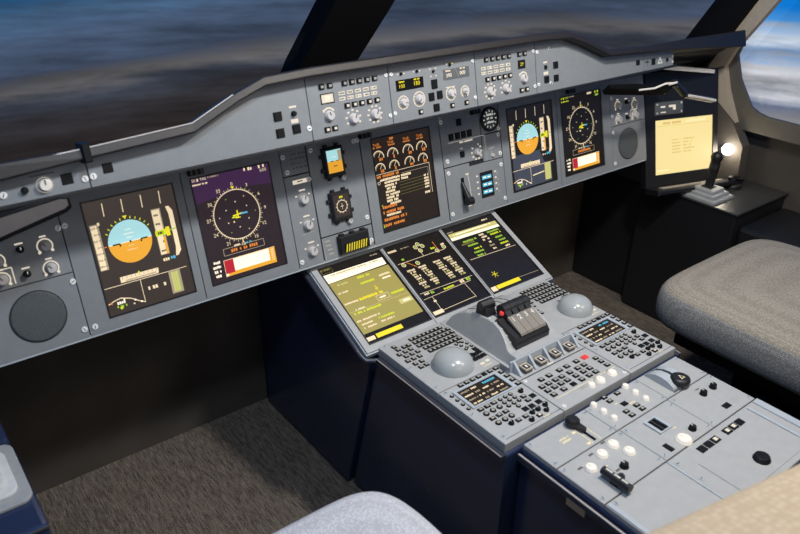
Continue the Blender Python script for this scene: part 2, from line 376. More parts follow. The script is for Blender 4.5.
def g_nd(violet):
    def f(g):
        if violet:
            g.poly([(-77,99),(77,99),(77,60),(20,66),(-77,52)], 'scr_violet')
        top = 'cream' if violet else 'lime'
        g.text('GS', -73, 95, 7, top); g.tx(-66, -62, 95, 5, top); g.text('TAS', -54, 95, 7, top); g.tx(-45, -24, 96, 3, 'cream_dim'); g.tx(-76, -46, 87, 3, top)
        g.tx(26, 44, 95.5, 6, 'cream'); g.tx(56, 70, 95.5, 7, top if not violet else 'cream'); g.tx(58, 72, 88, 6, 'green' if not violet else 'cream_dim')
        cx, cy, r = -3, 18, 46
        g.ring(cx, cy, r, 'cream', 1.5)
        for k in range(72):
            a = radians(k*5); l = 5 if k % 2 == 0 else 2.6
            g.line(cx+r*cos(a), cy+r*sin(a), cx+(r+l)*cos(a), cy+(r+l)*sin(a), 'cream', .8)
        for k in range(12):
            a = radians(90-k*30); g.text(str(k*3), cx+(r+11)*cos(a), cy+(r+11)*sin(a), 9 if violet else 10, 'cream')
        g.poly([(cx-3.5,cy+r+7),(cx+3.5,cy+r+7),(cx,cy+r+1)], 'yellow_lit')
        for k in range(6):
            a = radians(30+k*60); g.disc(cx+24*cos(a), cy+24*sin(a), 1.2, 'cream'); g.disc(cx+36*cos(a+.5), cy+36*sin(a+.5), 1.0, 'green' if k % 2 else 'cream')
        g.line(cx-10, cy-1, cx+10, cy+1, 'yellow_lit', 2.6); g.line(cx, cy-7, cx, cy+8, 'yellow_lit', 2.6); g.line(cx-5, cy-6, cx+5, cy-6, 'yellow_lit', 1.8)
        g.line(cx-12, cy-4, cx-2, cy-4, 'lime', 2.4); g.line(cx+6, cy, cx+20, cy, 'cyan', 3); g.tx(cx-11, cx-3, cy-12, 4, 'cream')
        g.line(cx, cy-r, cx, cy-r-8, 'cream', 2)
        g.box(-45, -52, 38, -39, 'cream_dim', 1); g.rect(-30, -49, 24, -42.5, 'scr_dark'); g.tx(-30, 24, -45.5, 6, 'amber')
        g.tx(-22, -10, -37.5, 3.5, 'cream'); g.tx(2, 14, -37.5, 3.5, 'cyan')
        g.rect(-49, -91, 57, -60, 'earth'); g.rect(-31, -84, 44, -61, 'cream_hi'); g.rect(-49, -86, -30, -60, 'crimson')
        g.line(-49, -60, 57, -60, 'cream', .8); g.line(-49, -60, -49, -92, 'cream', .8)
        for i in range(6): g.line(48, -64-4*i, 54, -64-4*i, 'cream_hi', 1)
        for i in range(4): g.tx(-72+i, -56, -60-i*8.5, 5, 'cream_hi')
        g.disc(-46, -88, 2.5, 'cream_hi')
    return f
def g_ewd(g):
    for i, x in enumerate((-63, -26, 15, 52)):
        g.text('THR', x-2, 85, 9, 'amber'); g.tx(x-11, x+11, 80, 3, 'amber')
        for y, r in ((59, 13.5), (34, 12.5)):
            g.ring(x, y, r, 'cream', 2.0, -10, 190); g.ring(x, y, r-2.6, 'cream_dim', .8, 20, 170)
            g.line(x, y, x+r*.9*cos(radians(60)), y+r*.9*sin(radians(60)), 'cream', 1)
            g.tx(x+1, x+10, y-4, 7, 'amber')
    g.tx(-30, -20, 93, 5, 'amber')
    g.line(-79, 24, 67, 24, 'cream', .9); g.line(-10, 16, 62, 16, 'cream_dim', .8); g.line(67, 24, 67, -42, 'cream', .9); g.line(62, 16, 62, -42, 'cream_dim', .8)
    g.tx(-76, -18, 19, 5.5, 'amber'); g.tx(-68, 14, 11, 5, 'cream'); g.tx(-58, 8, 4.5, 5, 'cream')
    g.ring(-72, 6, 3, 'cream', .8)
    for i in range(7):
        y = -2.5-i*6.6; g.tx(-58, -22-(i % 3)*3, y, 5, 'cream')
        if i < 5: g.line(-20, y, 46, y+1, 'olive_dk', .7)
    for i in range(5): g.tx(48, 60, -1-i*6.5, 4.6, 'cream')
    g.tx(46, 60, -39, 5, 'cream')
    g.disc(-72, -42, 1.5, 'green')
    g.tx(-72, -34, -47, 6, 'amber'); g.tx(-72, -17, -58, 6, 'amber'); g.tx(-64, -26, -65, 5, 'cream'); g.tx(-72, -12, -74, 6, 'amber'); g.tx(-72, -20, -86, 6, 'amber')
    g.line(-76, -82, -74, -90, 'green', 2.5)

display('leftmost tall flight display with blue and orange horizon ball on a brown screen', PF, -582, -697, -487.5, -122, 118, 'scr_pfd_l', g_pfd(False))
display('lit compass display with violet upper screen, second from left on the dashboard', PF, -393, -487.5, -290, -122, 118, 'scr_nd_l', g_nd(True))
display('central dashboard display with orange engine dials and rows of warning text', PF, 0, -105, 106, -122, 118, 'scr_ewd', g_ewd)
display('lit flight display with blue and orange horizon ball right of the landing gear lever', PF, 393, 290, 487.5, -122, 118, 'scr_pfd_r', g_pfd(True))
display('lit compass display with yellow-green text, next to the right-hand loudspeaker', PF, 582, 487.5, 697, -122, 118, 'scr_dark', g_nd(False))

# lower displays on the sloping frame (local y is up the slope)
def g_mfd_l(g):
    g.tx(-75, -52, 94, 4, 'olive_dk'); g.box(-74, 86, -48, 97, 'olive_dk', .7); g.tx(50, 68, 94, 3.5, 'cream_dim')
    g.poly([(-77,82),(73,81),(72,62),(-76,60)], 'cream_hi'); g.line(-77, 74, 73, 74, 'olive_dk', .6); g.tx(-60, 60, 77.5, 3.2, 'olive')
    g.rect(-77, -75, 74, 59, 'olive')
    g.tx(-60, -35, 50, 4.5, 'olive_hi'); g.tx(-10, 20, 52, 5, 'lime'); g.tx(-15, 24, 36, 5, 'lime'); g.tx(34, 68, 40, 5, 'cream')
    g.tx(-70, -46, 30, 4, 'cream'); g.tx(38, 62, 31, 4, 'cream_hi')
    g.tx(-72, -38, 2, 4.5, 'cream'); g.tx(-36, 24, 2, 6, 'yellow_lit'); g.line(14, 22, 14, 8, 'yellow_lit', 1.6); g.line(9, 12, 19, 16, 'yellow_lit', 1.2)
    g.box(-66, -29, -22, -12, 'cream_dim', .7); g.tx(-58, -36, -18, 4, 'cream'); g.box(0, -16, 30, -4, 'cream', .8); g.tx(6, 24, -10, 4, 'cream_hi')
    g.line(-77, -20, 74, -22, 'olive_hi', .8)
    g.tx(-66, 0, -26, 5, 'lime'); g.tx(36, 70, -10, 5, 'lime'); g.rect(40, -42, 72, -30, 'olive_hi'); g.tx(46, 68, -36, 5, 'cream_hi')
    g.tx(-72, -16, -44, 4, 'cream'); g.tx(-66, -36, -54, 4, 'cream'); g.tx(-24, 14, -53, 4, 'lime'); g.tx(-66, -36, -63, 4, 'cream'); g.tx(-24, 10, -62, 4, 'cream')
    g.rect(-77, -93, -57, -84, 'cream'); g.rect(-53, -93, 10, -83, 'yellow_lit')
def g_sd(g):
    g.tx(-74, -50, 86, 5, 'cream'); g.tx(-40, -18, 86, 3, 'cream_dim')
    g.line(-72, 50, 60, 50, 'cream', 1); g.line(0, 50, 0, 80, 'cream', 1)
    for x, y in ((-4,78),(6,84),(14,76),(2,66),(-60,44),(62,56),(40,52),(-26,38)): g.ring(x, y, 4.5, 'cream', 1.6); g.disc(x, y, 2.4, 'green')
    g.line(-50, 48, -34, 30, 'amber', 1.6); g.line(44, 78, 44, 54, 'amber', 1.6)
    g.tx(-56, -44, 58, 5, 'green'); g.tx(28, 40, 62, 5, 'lime'); g.tx(58, 70, 64, 5, 'cream')
    for c in (-50, -20, 22, 52):
        for i in range(9):
            w = 9 if i % 3 else 13
            g.tx(c-w+i*.8, c+w*.6+i*.8, 26-i*6.4, 4.6, ('cream', 'cream', 'olive_hi')[i % 3])
        g.line(c-12, 30, c+2, -28, 'cream_dim', .7)
    g.line(-73, -36, 73, -38, 'cream', .9); g.line(-74, -52, 61, -48, 'cream', .9)
    g.tx(-68, -52, -41, 5, 'cream'); g.tx(-48, -40, -42, 6, 'green'); g.tx(-14, 14, -45, 5, 'lime'); g.tx(34, 46, -42, 8, 'cream'); g.tx(52, 64, -42, 8, 'green')
    g.line(-52, -52, -53, -92, 'cream', 1); g.line(41, -50, 44, -90, 'cream', 1); g.line(-52, -90, 44, -88, 'cream', 1)
    g.rect(-76, -95, -50, -86, 'cream'); g.tx(-56, -48, -64, 5, 'cream')
def g_mfd_r(g):
    g.poly([(-77,-20),(77,-20),(77,-99),(-77,-99)], 'scr_reflection' if False else 'scr_mfd_r')
    g.tx(-74, -52, 86, 3, 'cream_dim'); g.tx(40, 58, 91, 4, 'cream')
    g.poly([(-72,82),(74,79),(74,60),(-74,62)], 'olive_hi'); g.poly([(-73,70),(74,67),(74,60),(-74,62)], 'cream_hi')
    g.line(-73, 72, 74, 70, 'olive', .6); g.tx(-60, 60, 76, 4, 'cream_hi')
    for k, (x0, x1, y, c) in enumerate(((-50,-10,50,'green'),(-62,-20,44,'olive_dk'),(-46,-16,36,'green'),(-40,-12,24,'lime'),(-44,-14,14,'green'),(-42,-18,4,'green'),
                                        (2,18,54,'cream'),(4,20,46,'cream'),(2,22,38,'cream'),(10,20,28,'cream'),(8,22,18,'cream_dim'),(10,20,8,'cream'),
                                        (28,64,54,'green'),(32,64,46,'lime'),(38,60,34,'green'),(42,62,24,'green'),(38,66,14,'lime'),(46,60,4,'cream'))): g.tx(x0, x1, y, 5, c)
    g.line(-68, 0, 72, -3, 'cream', 1)
    for a in (0, 60, 120): g.line(-38-9*cos(radians(a)), -55-9*sin(radians(a)), -38+9*cos(radians(a)), -55+9*sin(radians(a)), 'yellow_lit', 1.2)
    g.rect(-75, -95, -60, -83, 'cream'); g.rect(-58, -93, 12, -83, 'yellow_lit'); g.line(14, -84, 74, -86, 'cream_dim', 1)
LG = 'lower display screens'
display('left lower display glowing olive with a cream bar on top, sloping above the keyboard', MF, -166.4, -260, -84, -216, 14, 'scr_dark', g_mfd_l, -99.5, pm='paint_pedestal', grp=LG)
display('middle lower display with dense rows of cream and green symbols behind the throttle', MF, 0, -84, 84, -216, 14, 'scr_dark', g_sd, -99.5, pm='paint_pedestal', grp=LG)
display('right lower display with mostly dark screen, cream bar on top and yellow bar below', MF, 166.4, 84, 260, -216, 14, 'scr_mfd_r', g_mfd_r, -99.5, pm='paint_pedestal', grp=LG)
lf = MB()
lf.box(-.262, .262, -.218, .016, -.012, -.0008, 'paint_edge')
o = tag(lf.build('lower_display_frame'), 'sloping grey frame under the three lower displays between dashboard and pedestal', 'display frame'); o.matrix_world = MF

# ------------------------------------------------------------------ outer knob panels and loudspeakers
for sg in (-1, 1):
    side = 'left' if sg < 0 else 'right'
    X0, X1 = sorted((sg*697, sg*(862 if sg < 0 else 845)))
    t = thing('audio_lighting_panel', 'grey panel of small knobs ' + ('above the left loudspeaker, under the dark hood corner' if sg < 0 else 'with cream-ringed dials above the right loudspeaker'), 'control panel', PF, group='knob panels over the loudspeakers')
    plate(t, X0, X1, -7, 118)
    m = MB()
    for x, y in ((728,46),(728,9),(800,40),(800,10)):
        m.ring(sg*x*mm, y*mm, .0105, .0125, .0032, 'legend_hi', -50, 230); m.rect((sg*x-5)*mm, (y+14.5)*mm, (sg*x+5)*mm, (y+17)*mm, .0032, 'legend_hi')
        m.rect((sg*x-12)*mm, (y-11)*mm, (sg*x-8)*mm, (y-7)*mm, .0032, 'legend_hi'); m.rect((sg*x+8)*mm, (y-11)*mm, (sg*x+12)*mm, (y-7)*mm, .0032, 'legend_hi')
    for x, y in ((764,50),(764,10)): m.rect((sg*x-6)*mm, (y+8)*mm, (sg*x+6)*mm, (y+10.5)*mm, .0032, 'legend_hi')
    m.path([(sg*.812,.026),(sg*.783,.026),(sg*.783,-.001)], .0016, .0032, 'legend_hi')
    m.build('printed_markings', t)
    for x, y in ((728,46),(728,9),(800,40),(800,10)): knob(t, sg*x, y, .0078, .009, 'knob_grey', rz=.6)
    for x, y in ((764,50),(764,10)): knob(t, sg*x, y, .0052, .009, 'black_key', rz=0, ptr='legend_white')
    screws(t, [(sg*702,69),(sg*702,22),(sg*834,70)] if sg > 0 else [(sg*702.5,69)])
    t = thing('loudspeaker', 'round grey-meshed loudspeaker panel at the ' + side + ' end of the dashboard', 'loudspeaker', PF, group='dashboard loudspeakers')
    plate(t, X0, X1, -122, -7)
    m = MB(); m.cyl(sg*.765, -.0625, .0028, .0034, .0432, 'black', 40); m.build('recess', t)
    m = MB(); m.lathe(sg*.765, -.0625, [(.0415,.0034),(.0415,.0038),(.038,.0042),(.0005,.0044)], 'speaker_mesh', 40); m.build('grille', t)
    screws(t, [(sg*702,-22),(sg*704,-106)])
screws(bpy.data.objects['display_screen_unit'], [(-697+582+5,70),(-687+582,-107)])

# ------------------------------------------------------------------ standby instruments, left of the middle display
t = thing('placard_panel', 'small grey placard plate with faint violet print right of the violet compass display', 'panel', PF)
plate(t, -290, -232, 64, 118)
m = MB()
for i in range(4):
    for j in range(4): m.scrib(-.268+i*.009, -.262+i*.009, .104-j*.009, .003, .0033, 'violet_ink', i+j)
m.build('print', t); screws(t, [(-287+3,102),(-280,72)])
t = thing('mode_selector_panel', 'narrow grey panel with cream label and three rotary knobs left of the small standby screens', 'control panel', PF)
plate(t, -290, -232, -122, 63)
m = MB(); m.rect(-.272, .046, -.240, .054, .0033, 'legend_hi'); m.rect(-.262, .0495, -.250, .0515, .0034, 'violet_ink')
for y in (14, -38, -92):
    m.rect(-.262, (y+17)*mm, -.248, (y+20)*mm, .0033, 'legend_hi'); m.ring(-.256, y*mm, .0115, .0128, .0033, 'legend', 30, 150)
    m.rect(-.272, (y+7)*mm, -.268, (y+10)*mm, .0033, 'legend_hi'); m.rect(-.243, (y+7)*mm, -.239, (y+10)*mm, .0033, 'legend_hi')
m.line(-.27, -.055, -.244, -.053, .0012, .0033, 'legend'); m.build('printed_markings', t)
for y in (14, -38, -92): knob(t, -256, y, .0088, .010, 'knob_grey', rz=-.3)
screws(t, [(-236,50),(-283,-108)])
t = thing('standby_instrument_plate', 'grey plate holding the two small black-framed standby screens', 'panel', PF)
plate(t, -231, -106, -72, 118); screws(t, [(-115,-56),(-111,104),(-120,104),(-222,104)])
def mini(label, cy, gfx, bg):
    t = thing('standby_instrument', label, 'instrument', PF, (-.1765, cy*mm, .003), 'small standby screens')
    m = MB(); m.box(-.0235, .0235, -.030, .030, 0, .010, 'black', ch=.003)
    for x, y in ((-.013,.032),(.013,.032),(-.013,-.032),(.013,-.032),(-.0255,.014),(-.0255,-.014),(.0255,.014),(.0255,-.014)): m.box(x-.004, x+.004, y-.0035, y+.0035, 0, .006, 'black', ch=.001)
    m.build('housing', t)
    m = MB(); m.rect(-.018, -.0215, .018, .0245, 0, bg); gfx(Gx(m)); m.build('screen', t, (0, 0, .0102))
    knob(t, 17, -36, .0052, .008, 'knob_grey', z=0)
def gm1(g):
    g.rect(-17, 2, 17, 24, 'sky_blue'); g.rect(-17, -21, 17, 2, 'earth'); g.line(-10, 2, -3, 2, 'scr_dark', 1.4); g.line(3, 2, 10, 2, 'scr_dark', 1.4)
    g.rect(9, 2, 17, 22, 'cream_dim'); g.line(-6, 10, 4, 10, 'cream_hi', .8); g.tx(-4, 4, -8, 2.5, 'scr_dark')
def gm2(g):
    g.ring(0, 0, 12, 'cream', 1.2)
    for k in range(12): a = radians(k*30); g.line(12*cos(a), 12*sin(a), 15*cos(a), 15*sin(a), 'cream', .9)
    g.line(0, -6, 0, 6, 'cream', .8); g.line(-4, 0, 4, 0, 'cream', .8); g.tx(-4, 4, 19, 4, 'yellow_lit')
mini('small standby screen showing blue over orange, upper of the two in black frames', 73, gm1, 'scr_dark')
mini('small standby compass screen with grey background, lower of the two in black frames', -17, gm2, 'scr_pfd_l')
t = thing('gravity_gear_panel', 'grey panel with a black and yellow striped guard below the standby screens', 'control panel', PF)
plate(t, -231, -106, -122, -73)
m = MB(); m.box(-.196, -.122, -.116, -.078, .003, .014, 'black', ch=.003)
for x in (-.186, -.160, -.134): m.box(x-.005, x+.005, -.080, -.074, .003, .012, 'black', ch=.001)
m.build('switch_guard', t)
m = MB(); m.box(-.186, -.130, -.113, -.095, .014, .0150, 'matte_black')
for i in range(9): x = -.185+i*.0060; m.poly([(x,-.112),(x+.003,-.112),(x+.0068,-.096),(x+.0038,-.096)], .0152, 'yellow')
m.build('striped_cover', t)
m = MB()
for i in range(4): m.rect(-.224+.0015*i, (-83-i*9)*mm, -.212+.0015*i, (-80-i*9)*mm, .0033, 'legend')
m.line(-.229, -.076, -.227, -.120, .001, .0033, 'legend'); m.build('printed_markings', t); screws(t, [(-113,-107),(-120,-112)])

# ------------------------------------------------------------------ right of the middle display
t = thing('autobrake_panel', 'grey panel with four black buttons in a row right of the engine display', 'control panel', PF)
plate(t, 107, 228, 1, 118); plate(t, 228, 289, -8, 54, name='side_plate')
for x in (137, 156, 174, 192): key(t, x, 66, 12.5, 15, 4, None)
key(t, 164, 95, 13, 15, 4, None); key(t, 164, 23, 12, 13, 4, None)
m = MB(); m.line(.127, .054, .237, .054, .0014, .0033, 'legend'); m.line(.237, .054, .239, -.004, .0012, .0033, 'legend'); m.scrib(.16, .2, .050, .004, .0033, 'legend_hi', 3)
for k in range(10): a = radians(k*36); m.scrib(.209+.015*cos(a)-.002, .209+.015*cos(a)+.003, .020+.017*sin(a), .004, .0033, 'legend_hi', k)
m.scrib(.246, .266, .020, .003, .0033, 'legend', 4); m.scrib(.16, .168, .036, .003, .0033, 'legend', 5); m.line(.255, .026, .255, .008, .0012, .0033, 'legend'); m.build('printed_markings', t)
knob(t, 209, 20, .0078, .009, 'knob_grey'); knob(t, 257, 3, .004, .005, 'knob_grey')
screws(t, [(113,103),(119,15),(281,47),(282,3)])
t = thing('clock', 'small round white-faced clock in a black rim above the landing gear panel', 'clock', PF, (.2575, .087, 0))
plate(t, -29, 31.5, -32, 31)
m = MB(); m.lathe(0, 0, [(.028,.003),(.028,.008),(.024,.010),(.0235,.006)], 'black', 36); m.build('bezel', t)
m = MB(); m.disc(0, 0, .0232, .0065, 'grey_plate', 32)
for k in range(12): a = radians(k*30); m.line(.016*cos(a), .016*sin(a), .021*cos(a), .021*sin(a), .0022, .0067, 'legend_white')
for y in (.010, .002, -.007): m.scrib(-.010, .011, y, .0052, .0068, 'legend_white', int(y*900))
m.build('dial', t); screws(t, [(-25,26),(27,-26)])
t = thing('landing_gear_panel', 'grey panel with a black lever and three blue-lit gear lights under the clock', 'control panel', PF)
m = MB(); m.prism([(.108,-.1215),(.289,-.1215),(.289,-.009),(.182,-.009),(.182,-.0005),(.108,-.0005)], 0, .003, 'paint'); m.build('face_plate', t)
m = MB(); m.box(.2105, .2500, -.090, -.030, .003, .0045, 'black'); m.build('indicator_block', t)
for y in (-43, -60, -77):
    m = MB(); m.box(-.0145, .0145, -.0045, .0045, 0, .0012, 'cyan'); m.rect(-.012, -.001, -.003, .002, .0014, 'cream_hi'); m.rect(.002, -.002, .011, .001, .0014, 'cream_hi'); m.build('gear_light', t, (.230, y*mm, .0045))
m = MB()
for y in (-38, -52, -66, -80): m.rect(.199, y*mm, .2045, (y+4)*mm, .0033, 'legend_hi'); m.rect(.257, y*mm, .263, (y+4)*mm, .0033, 'legend_hi'); m.rect(.265, (y-5)*mm, .269, (y-2)*mm, .0033, 'legend')
m.line(.1735, -.022, .1765, -.050, .0012, .0033, 'legend_hi'); m.rect(.167, -.026, .177, -.023, .0033, 'legend_hi'); m.rect(.166, -.099, .176, -.096, .0033, 'legend_hi')
m.line(.1765, -.05, .178, -.09, .0012, .0033, 'legend_hi')
m.build('printed_markings', t)
m = MB(); m.rect(.152, -.090, .161, -.030, .0034, 'matte_black'); m.build('lever_slot', t)
m = MB(); m.tube([(.1525,-.040,.006),(.153,-.060,.014),(.156,-.080,.020)], [.0035,.0055,.008], 'black', 10)
lv = m.build('gear_lever', t); m = MB(); m.tube([(.147,-.082,.022),(.163,-.083,.022)], .0095, 'black', 16); m.build('lever_wheel', lv)
screws(t, [(118,-12),(281,-24),(284,-106),(116,-106)])

# ------------------------------------------------------------------ black hinge blocks between hood and panel
for x in (-460, -93, 215, 540):
    o = MB().box(-.014, .014, -.006, .006, 0, .010, 'black_key', ch=.001).box(-.011, -.008, -.0062, .0062, .010, .0108, 'dark_metal').box(-.0015, .0015, -.0062, .0062, .010, .0108, 'dark_metal').box(.008, .011, -.0062, .0062, .010, .0108, 'dark_metal').build('hood_catch')
    tag(o, {-460: 'small black catch over the violet compass display', -93: 'small black catch over the left corner of the engine display', 215: 'small black catch beside the round clock', 540: 'small black catch over the gap between the two right displays'}[x], 'catch', 'hood catches')
    o.matrix_world = PF @ Matrix.Translation((x*mm, .1115, .003)) @ Matrix.Diagonal((1, 1, 1, 1))

# ------------------------------------------------------------------ glareshield
def gtop(x):
    P = [(0,93.5),(285,93.5),(372,90),(425,72),(505,37.5),(667,29),(800,24),(1100,7)]
    x = abs(x)
    for (a, b), (c, d) in zip(P, P[1:]):
        if x <= c: return b+(d-b)*(x-a)/(c-a)
    return 7
BR = [285, 372, 425, 505, 667, 800]
def gplate(par, x0, x1, name='face_plate', g=.9):
    xs = sorted({x0+g, x1-g} | {s*b for b in BR for s in (-1, 1) if x0 < s*b < x1})
    m = MB(); poly = [((x0+g)*mm, -.004), ((x1-g)*mm, -.004)] + [(x*mm, gtop(x)*mm+.010) for x in xs[::-1]]
    m.prism(poly, -.012, .003, 'paint'); return m.build(name, par)
hood = thing('glareshield_hood', 'long dark padded hood running over the dashboard below the windshield', 'hood', GF)
xs = [-1090, -800, -667, -505, -425, -372, -285, -140, 0, 140, 285, 372, 425, 505, 667, 800, 1090]
def ext(prof_of_x, m_, name, par):
    m = MB(); n = len(prof_of_x(0)); vs = []; fs = []
    for x in xs: vs += [(x*mm, y, z) for y, z in prof_of_x(x)]
    for i in range(len(xs)-1):
        for k in range(n): j = (k+1) % n; fs.append((i*n+k, i*n+j, (i+1)*n+j, (i+1)*n+k))
    m.add(vs, fs + [tuple(range(n-1,-1,-1)), tuple((len(xs)-1)*n+k for k in range(n))], m_, False)
    o = m.build(name, par); bevel(o, .0015, 2); return o
def hs(x): return gtop(x)*mm
def ee(x): return max(0, abs(x)-667)*4.2e-5
ext(lambda x: [(hs(x)-.002,-.028),(hs(x)+.009-ee(x)*.4,.002),(hs(x)+.011-ee(x)*.6,.027),(hs(x)+.013-ee(x)*.6,.030),(hs(x)+.025+ee(x),.027),(hs(x)+.027+ee(x),.023),(hs(x)+.017+ee(x),-.028)][::-1], 'hood_edge', 'padded_edge', hood)
def top_(x):
    t0 = hs(x)+.015+ee(x); d = .33 if abs(x) < 900 else .2
    return [(t0-.002,-.02),(t0+.001,-.030),(t0+.002-d*.55-(.06 if abs(x) < 430 else 0), -.03-d),(t0-.02-d*.55-(.06 if abs(x) < 430 else 0), -.03-d),(hs(x)-.004,-.030)][::-1]
ext(top_, 'leather', 'top_cover', hood)
m = MB(); m.box(-1.1, .795, -.0085, -.0045, -.075, .012, 'black'); m.build('underside', hood)
# pale tube that draws the highlight along the hood edge
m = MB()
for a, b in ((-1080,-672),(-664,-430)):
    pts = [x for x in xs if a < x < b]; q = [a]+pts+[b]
    m.tube([(x*mm, hs(x)+.0262, .0255) for x in q], .0012, 'edge_highlight', 6)
m.build('highlight_line', hood)
m = MB(); m.box(-.675, -.663, hs(668)+.006, hs(668)+.034, .004, .034, 'black_key', ch=.002); m.build('joint_cover', hood)

GG = 'glareshield control panels'
def gth(name, label, x0, x1):
    t = thing(name, label, 'control panel', GF, group=GG); gplate(t, x0, x1); return t
def small(t, x, y, w=15, h=15): key(t, x, y, w, h, 3.5, None)
# far left strip
t = gth('glareshield_end_panel', 'narrow grey strip at the far left with one pale dial and a small black knob', -1000, -667)
knob(t, -728, 13, .0088, .008, 'knob_cream'); m = MB(); m.ring(-.728, .013, .010, .0115, .0033, 'legend', 0, 360); m.scrib(-.745, -.712, .028, .002, .0033, 'black', 1); m.build('printed_markings', t)
knob(t, -755, 11, .0045, .006, 'black_key', ptr='black'); key(t, -697, 15, 16, 16, 2.5, None, z=.002, name='blank_cover')
screws(t, [(-673,10),(-783,10)])
t = gth('glareshield_side_panel', 'long sloping grey hood face above the violet compass display, with three dark square buttons', -667, -285)
key(t, -638, 19, 15, 15, 2.5, None, z=.002, name='blank_cover')
screws(t, [(-661,11),(-290,18)])
small(t, -347, 48); small(t, -347, 20); small(t, -315, 22)
knob(t, -316, 48, .0042, .006, 'black_key', ptr='black')
m = MB(); m.rect(-.323, .0575, -.309, .061, .0033, 'legend_hi'); m.rect(-.323, .032, -.309, .0385, .0033, 'legend_hi'); m.build('printed_markings', t)
def efis(sg, label):
    a, b = (-285, -108) if sg < 0 else (109, 285)
    t = gth('efis_control_panel', label, a, b)
    if sg < 0: kx = [-206,-190,-174,-157,-140]; top2 = [-254,-237]; kn = (-246, -196, -148); bot = [-254,-238]; win = (-259,-231); tx = (-218,-132)
    else: kx = [140,157,173,189,205]; top2 = [236,252]; kn = (245, 192, 146); bot = [237,253]; win = (231,253); tx = (128,212)
    for x in kx: key(t, x, 84, 11, 9, 3.5, 'legend'); key(t, x, 45, 11, 9, 3.5, 'legend_hi')
    for x in top2: key(t, x, 84, 11, 9, 3.5, 'legend')
    for x in bot: key(t, x, 10, 11, 9, 3.5, 'legend_hi')
    m = MB(); m.box(win[0]*mm, win[1]*mm, .054, .072, .003, .0036, 'black')
    m.rect((win[0]+2)*mm, .056, (win[1]-2)*mm, .070, .0038, 'legend_hi' if sg < 0 else 'scr_dark')
    m.text('29', (win[0]+win[1])/2*mm, .063, .010, .004, 'cream_hi' if sg < 0 else 'yellow_lit')
    m.build('pressure_window', t)
    m = MB()
    for r in (67.5, 58):
        for i in range(5):
            x = tx[0]+4+i*17.5; m.rect((x-6.5)*mm, (r-3)*mm, (x+6.5)*mm, (r+3)*mm, .0033, 'legend_hi'); m.scrib((x-5)*mm, (x+5)*mm, r*mm, .003, .0035, 'grey_plate', i)
    m.ring(kn[0]*mm, .034, .011, .014, .0033, 'legend_hi', 30, 150); m.rect(kn[0]*mm-.012, .041, kn[0]*mm-.009, .045, .0033, 'legend_hi')
    for j, x in enumerate(kn[1:]):
        st = (-30, 211, 40) if j == 0 else (0, 360, 36)
        for a in range(*st):
            c, q = cos(radians(a)), sin(radians(a)); m.rect(x*mm+.0150*c-.0024, .0205+.0150*q-.0016, x*mm+.0150*c+.0024, .0205+.0150*q+.0016, .0033, 'legend_hi')
    m.build('printed_markings', t)
    knob(t, kn[0], 33, .0082, .008, 'knob_grey', rz=.3)
    for x in kn[1:]: knob(t, x, 20, .0086, .008, 'knob_grey', rz=-.4)
    s = 8; screws(t, [(a+s-2,86),(a+s-2,12),(b-s+2,86),(b-s+2,12)] if sg < 0 else [(b-s+2,86),(b-s+2,12),(a+s-2,86),(a+s-2,12)], .004)
    return t
efis(-1, 'grey switch panel with two lit button rows, left of the amber readout on the hood')
t = gth('autopilot_control_panel', 'middle grey hood panel with amber readout window and four large dials', -108, 109)
m = MB(); m.box(-.093, -.027, .053, .073, .003, .0036, 'matte_black')
m.text('100', -.080, .061, .010, .0038, 'yellow_lit'); m.text('180', -.044, .062, .011, .0038, 'yellow_lit'); m.scrib(-.086, -.072, .069, .003, .0038, 'yellow_lit', 1); m.scrib(-.05, -.036, .070, .003, .0038, 'yellow_lit', 2)
m.build('amber_readout', t)
m = MB(); m.box(.024, .092, .058, .078, .003, .0036, 'grey_plate'); m.text('390', .038, .066, .010, .0038, 'cream_hi'); m.text('000', .074, .067, .010, .0038, 'cream_hi'); m.scrib(.03, .044, .075, .003, .0038, 'cream', 1); m.scrib(.068, .082, .076, .003, .0038, 'cream', 2); m.line(.056, .077, .064, .06, .0008, .0038, 'cream_dim'); m.build('pale_readout', t)
m = MB()
for x, y, r in ((-80,31,12.5),(-41,32,14),(40,31,13),(77,30,11)):
    m.ring(x*mm, y*mm, (r-1.2)*mm, (r+.8)*mm, .0033, 'legend_hi', 0 if r > 12.4 else -60, 360 if r > 12.4 else 240); m.ring(x*mm, y*mm, (r-4)*mm, (r-3)*mm, .0033, 'legend', 0, 360)
    for a in range(0, 360, 30): m.line(x*mm+(r-3)*mm*cos(radians(a)), y*mm+(r-3)*mm*sin(radians(a)), x*mm+(r-1)*mm*cos(radians(a)), y*mm+(r-1)*mm*sin(radians(a)), .0012, .0034, 'legend_hi')
m.rect(.028, .043, .052, .0445, .0033, 'legend_hi')
for x, y in ((-79,84),(-41,84),(-1,84),(42,88)):
    m.rect((x-9)*mm, (y-1)*mm, (x-5.5)*mm, (y+1)*mm, .0033, 'legend_hi'); m.rect((x+5.5)*mm, (y-1)*mm, (x+9)*mm, (y+1)*mm, .0033, 'yellow_lit' if x == 42 else 'legend_hi')
m.rect(-.009, .069, -.005, .071, .0033, 'legend_hi'); m.rect(.004, .069, .008, .071, .0033, 'legend_hi')
m.build('printed_markings', t)
for x, y, r in ((-80,31,.0072),(-41,32,.0082),(40,31,.0075),(77,30,.006)): knob(t, x, y, r, .008, 'knob_grey', rz=x*.1)
for x, y in ((-79,84),(-41,84),(-1,79),(42,86)): key(t, x, y, 5.5, 5.5, 4, None, 'round', name='push_button')
for x, y, w, h in ((-1,55,14,17),(-11,32,13,15),(10,33,13,15),(-1,10,14,14)): key(t, x, y, w, h, 3.5, None)
for x, y in ((-41,8),(40,8),(78,8)): key(t, x, y, 10, 8.5, 3.5, 'legend_hi')
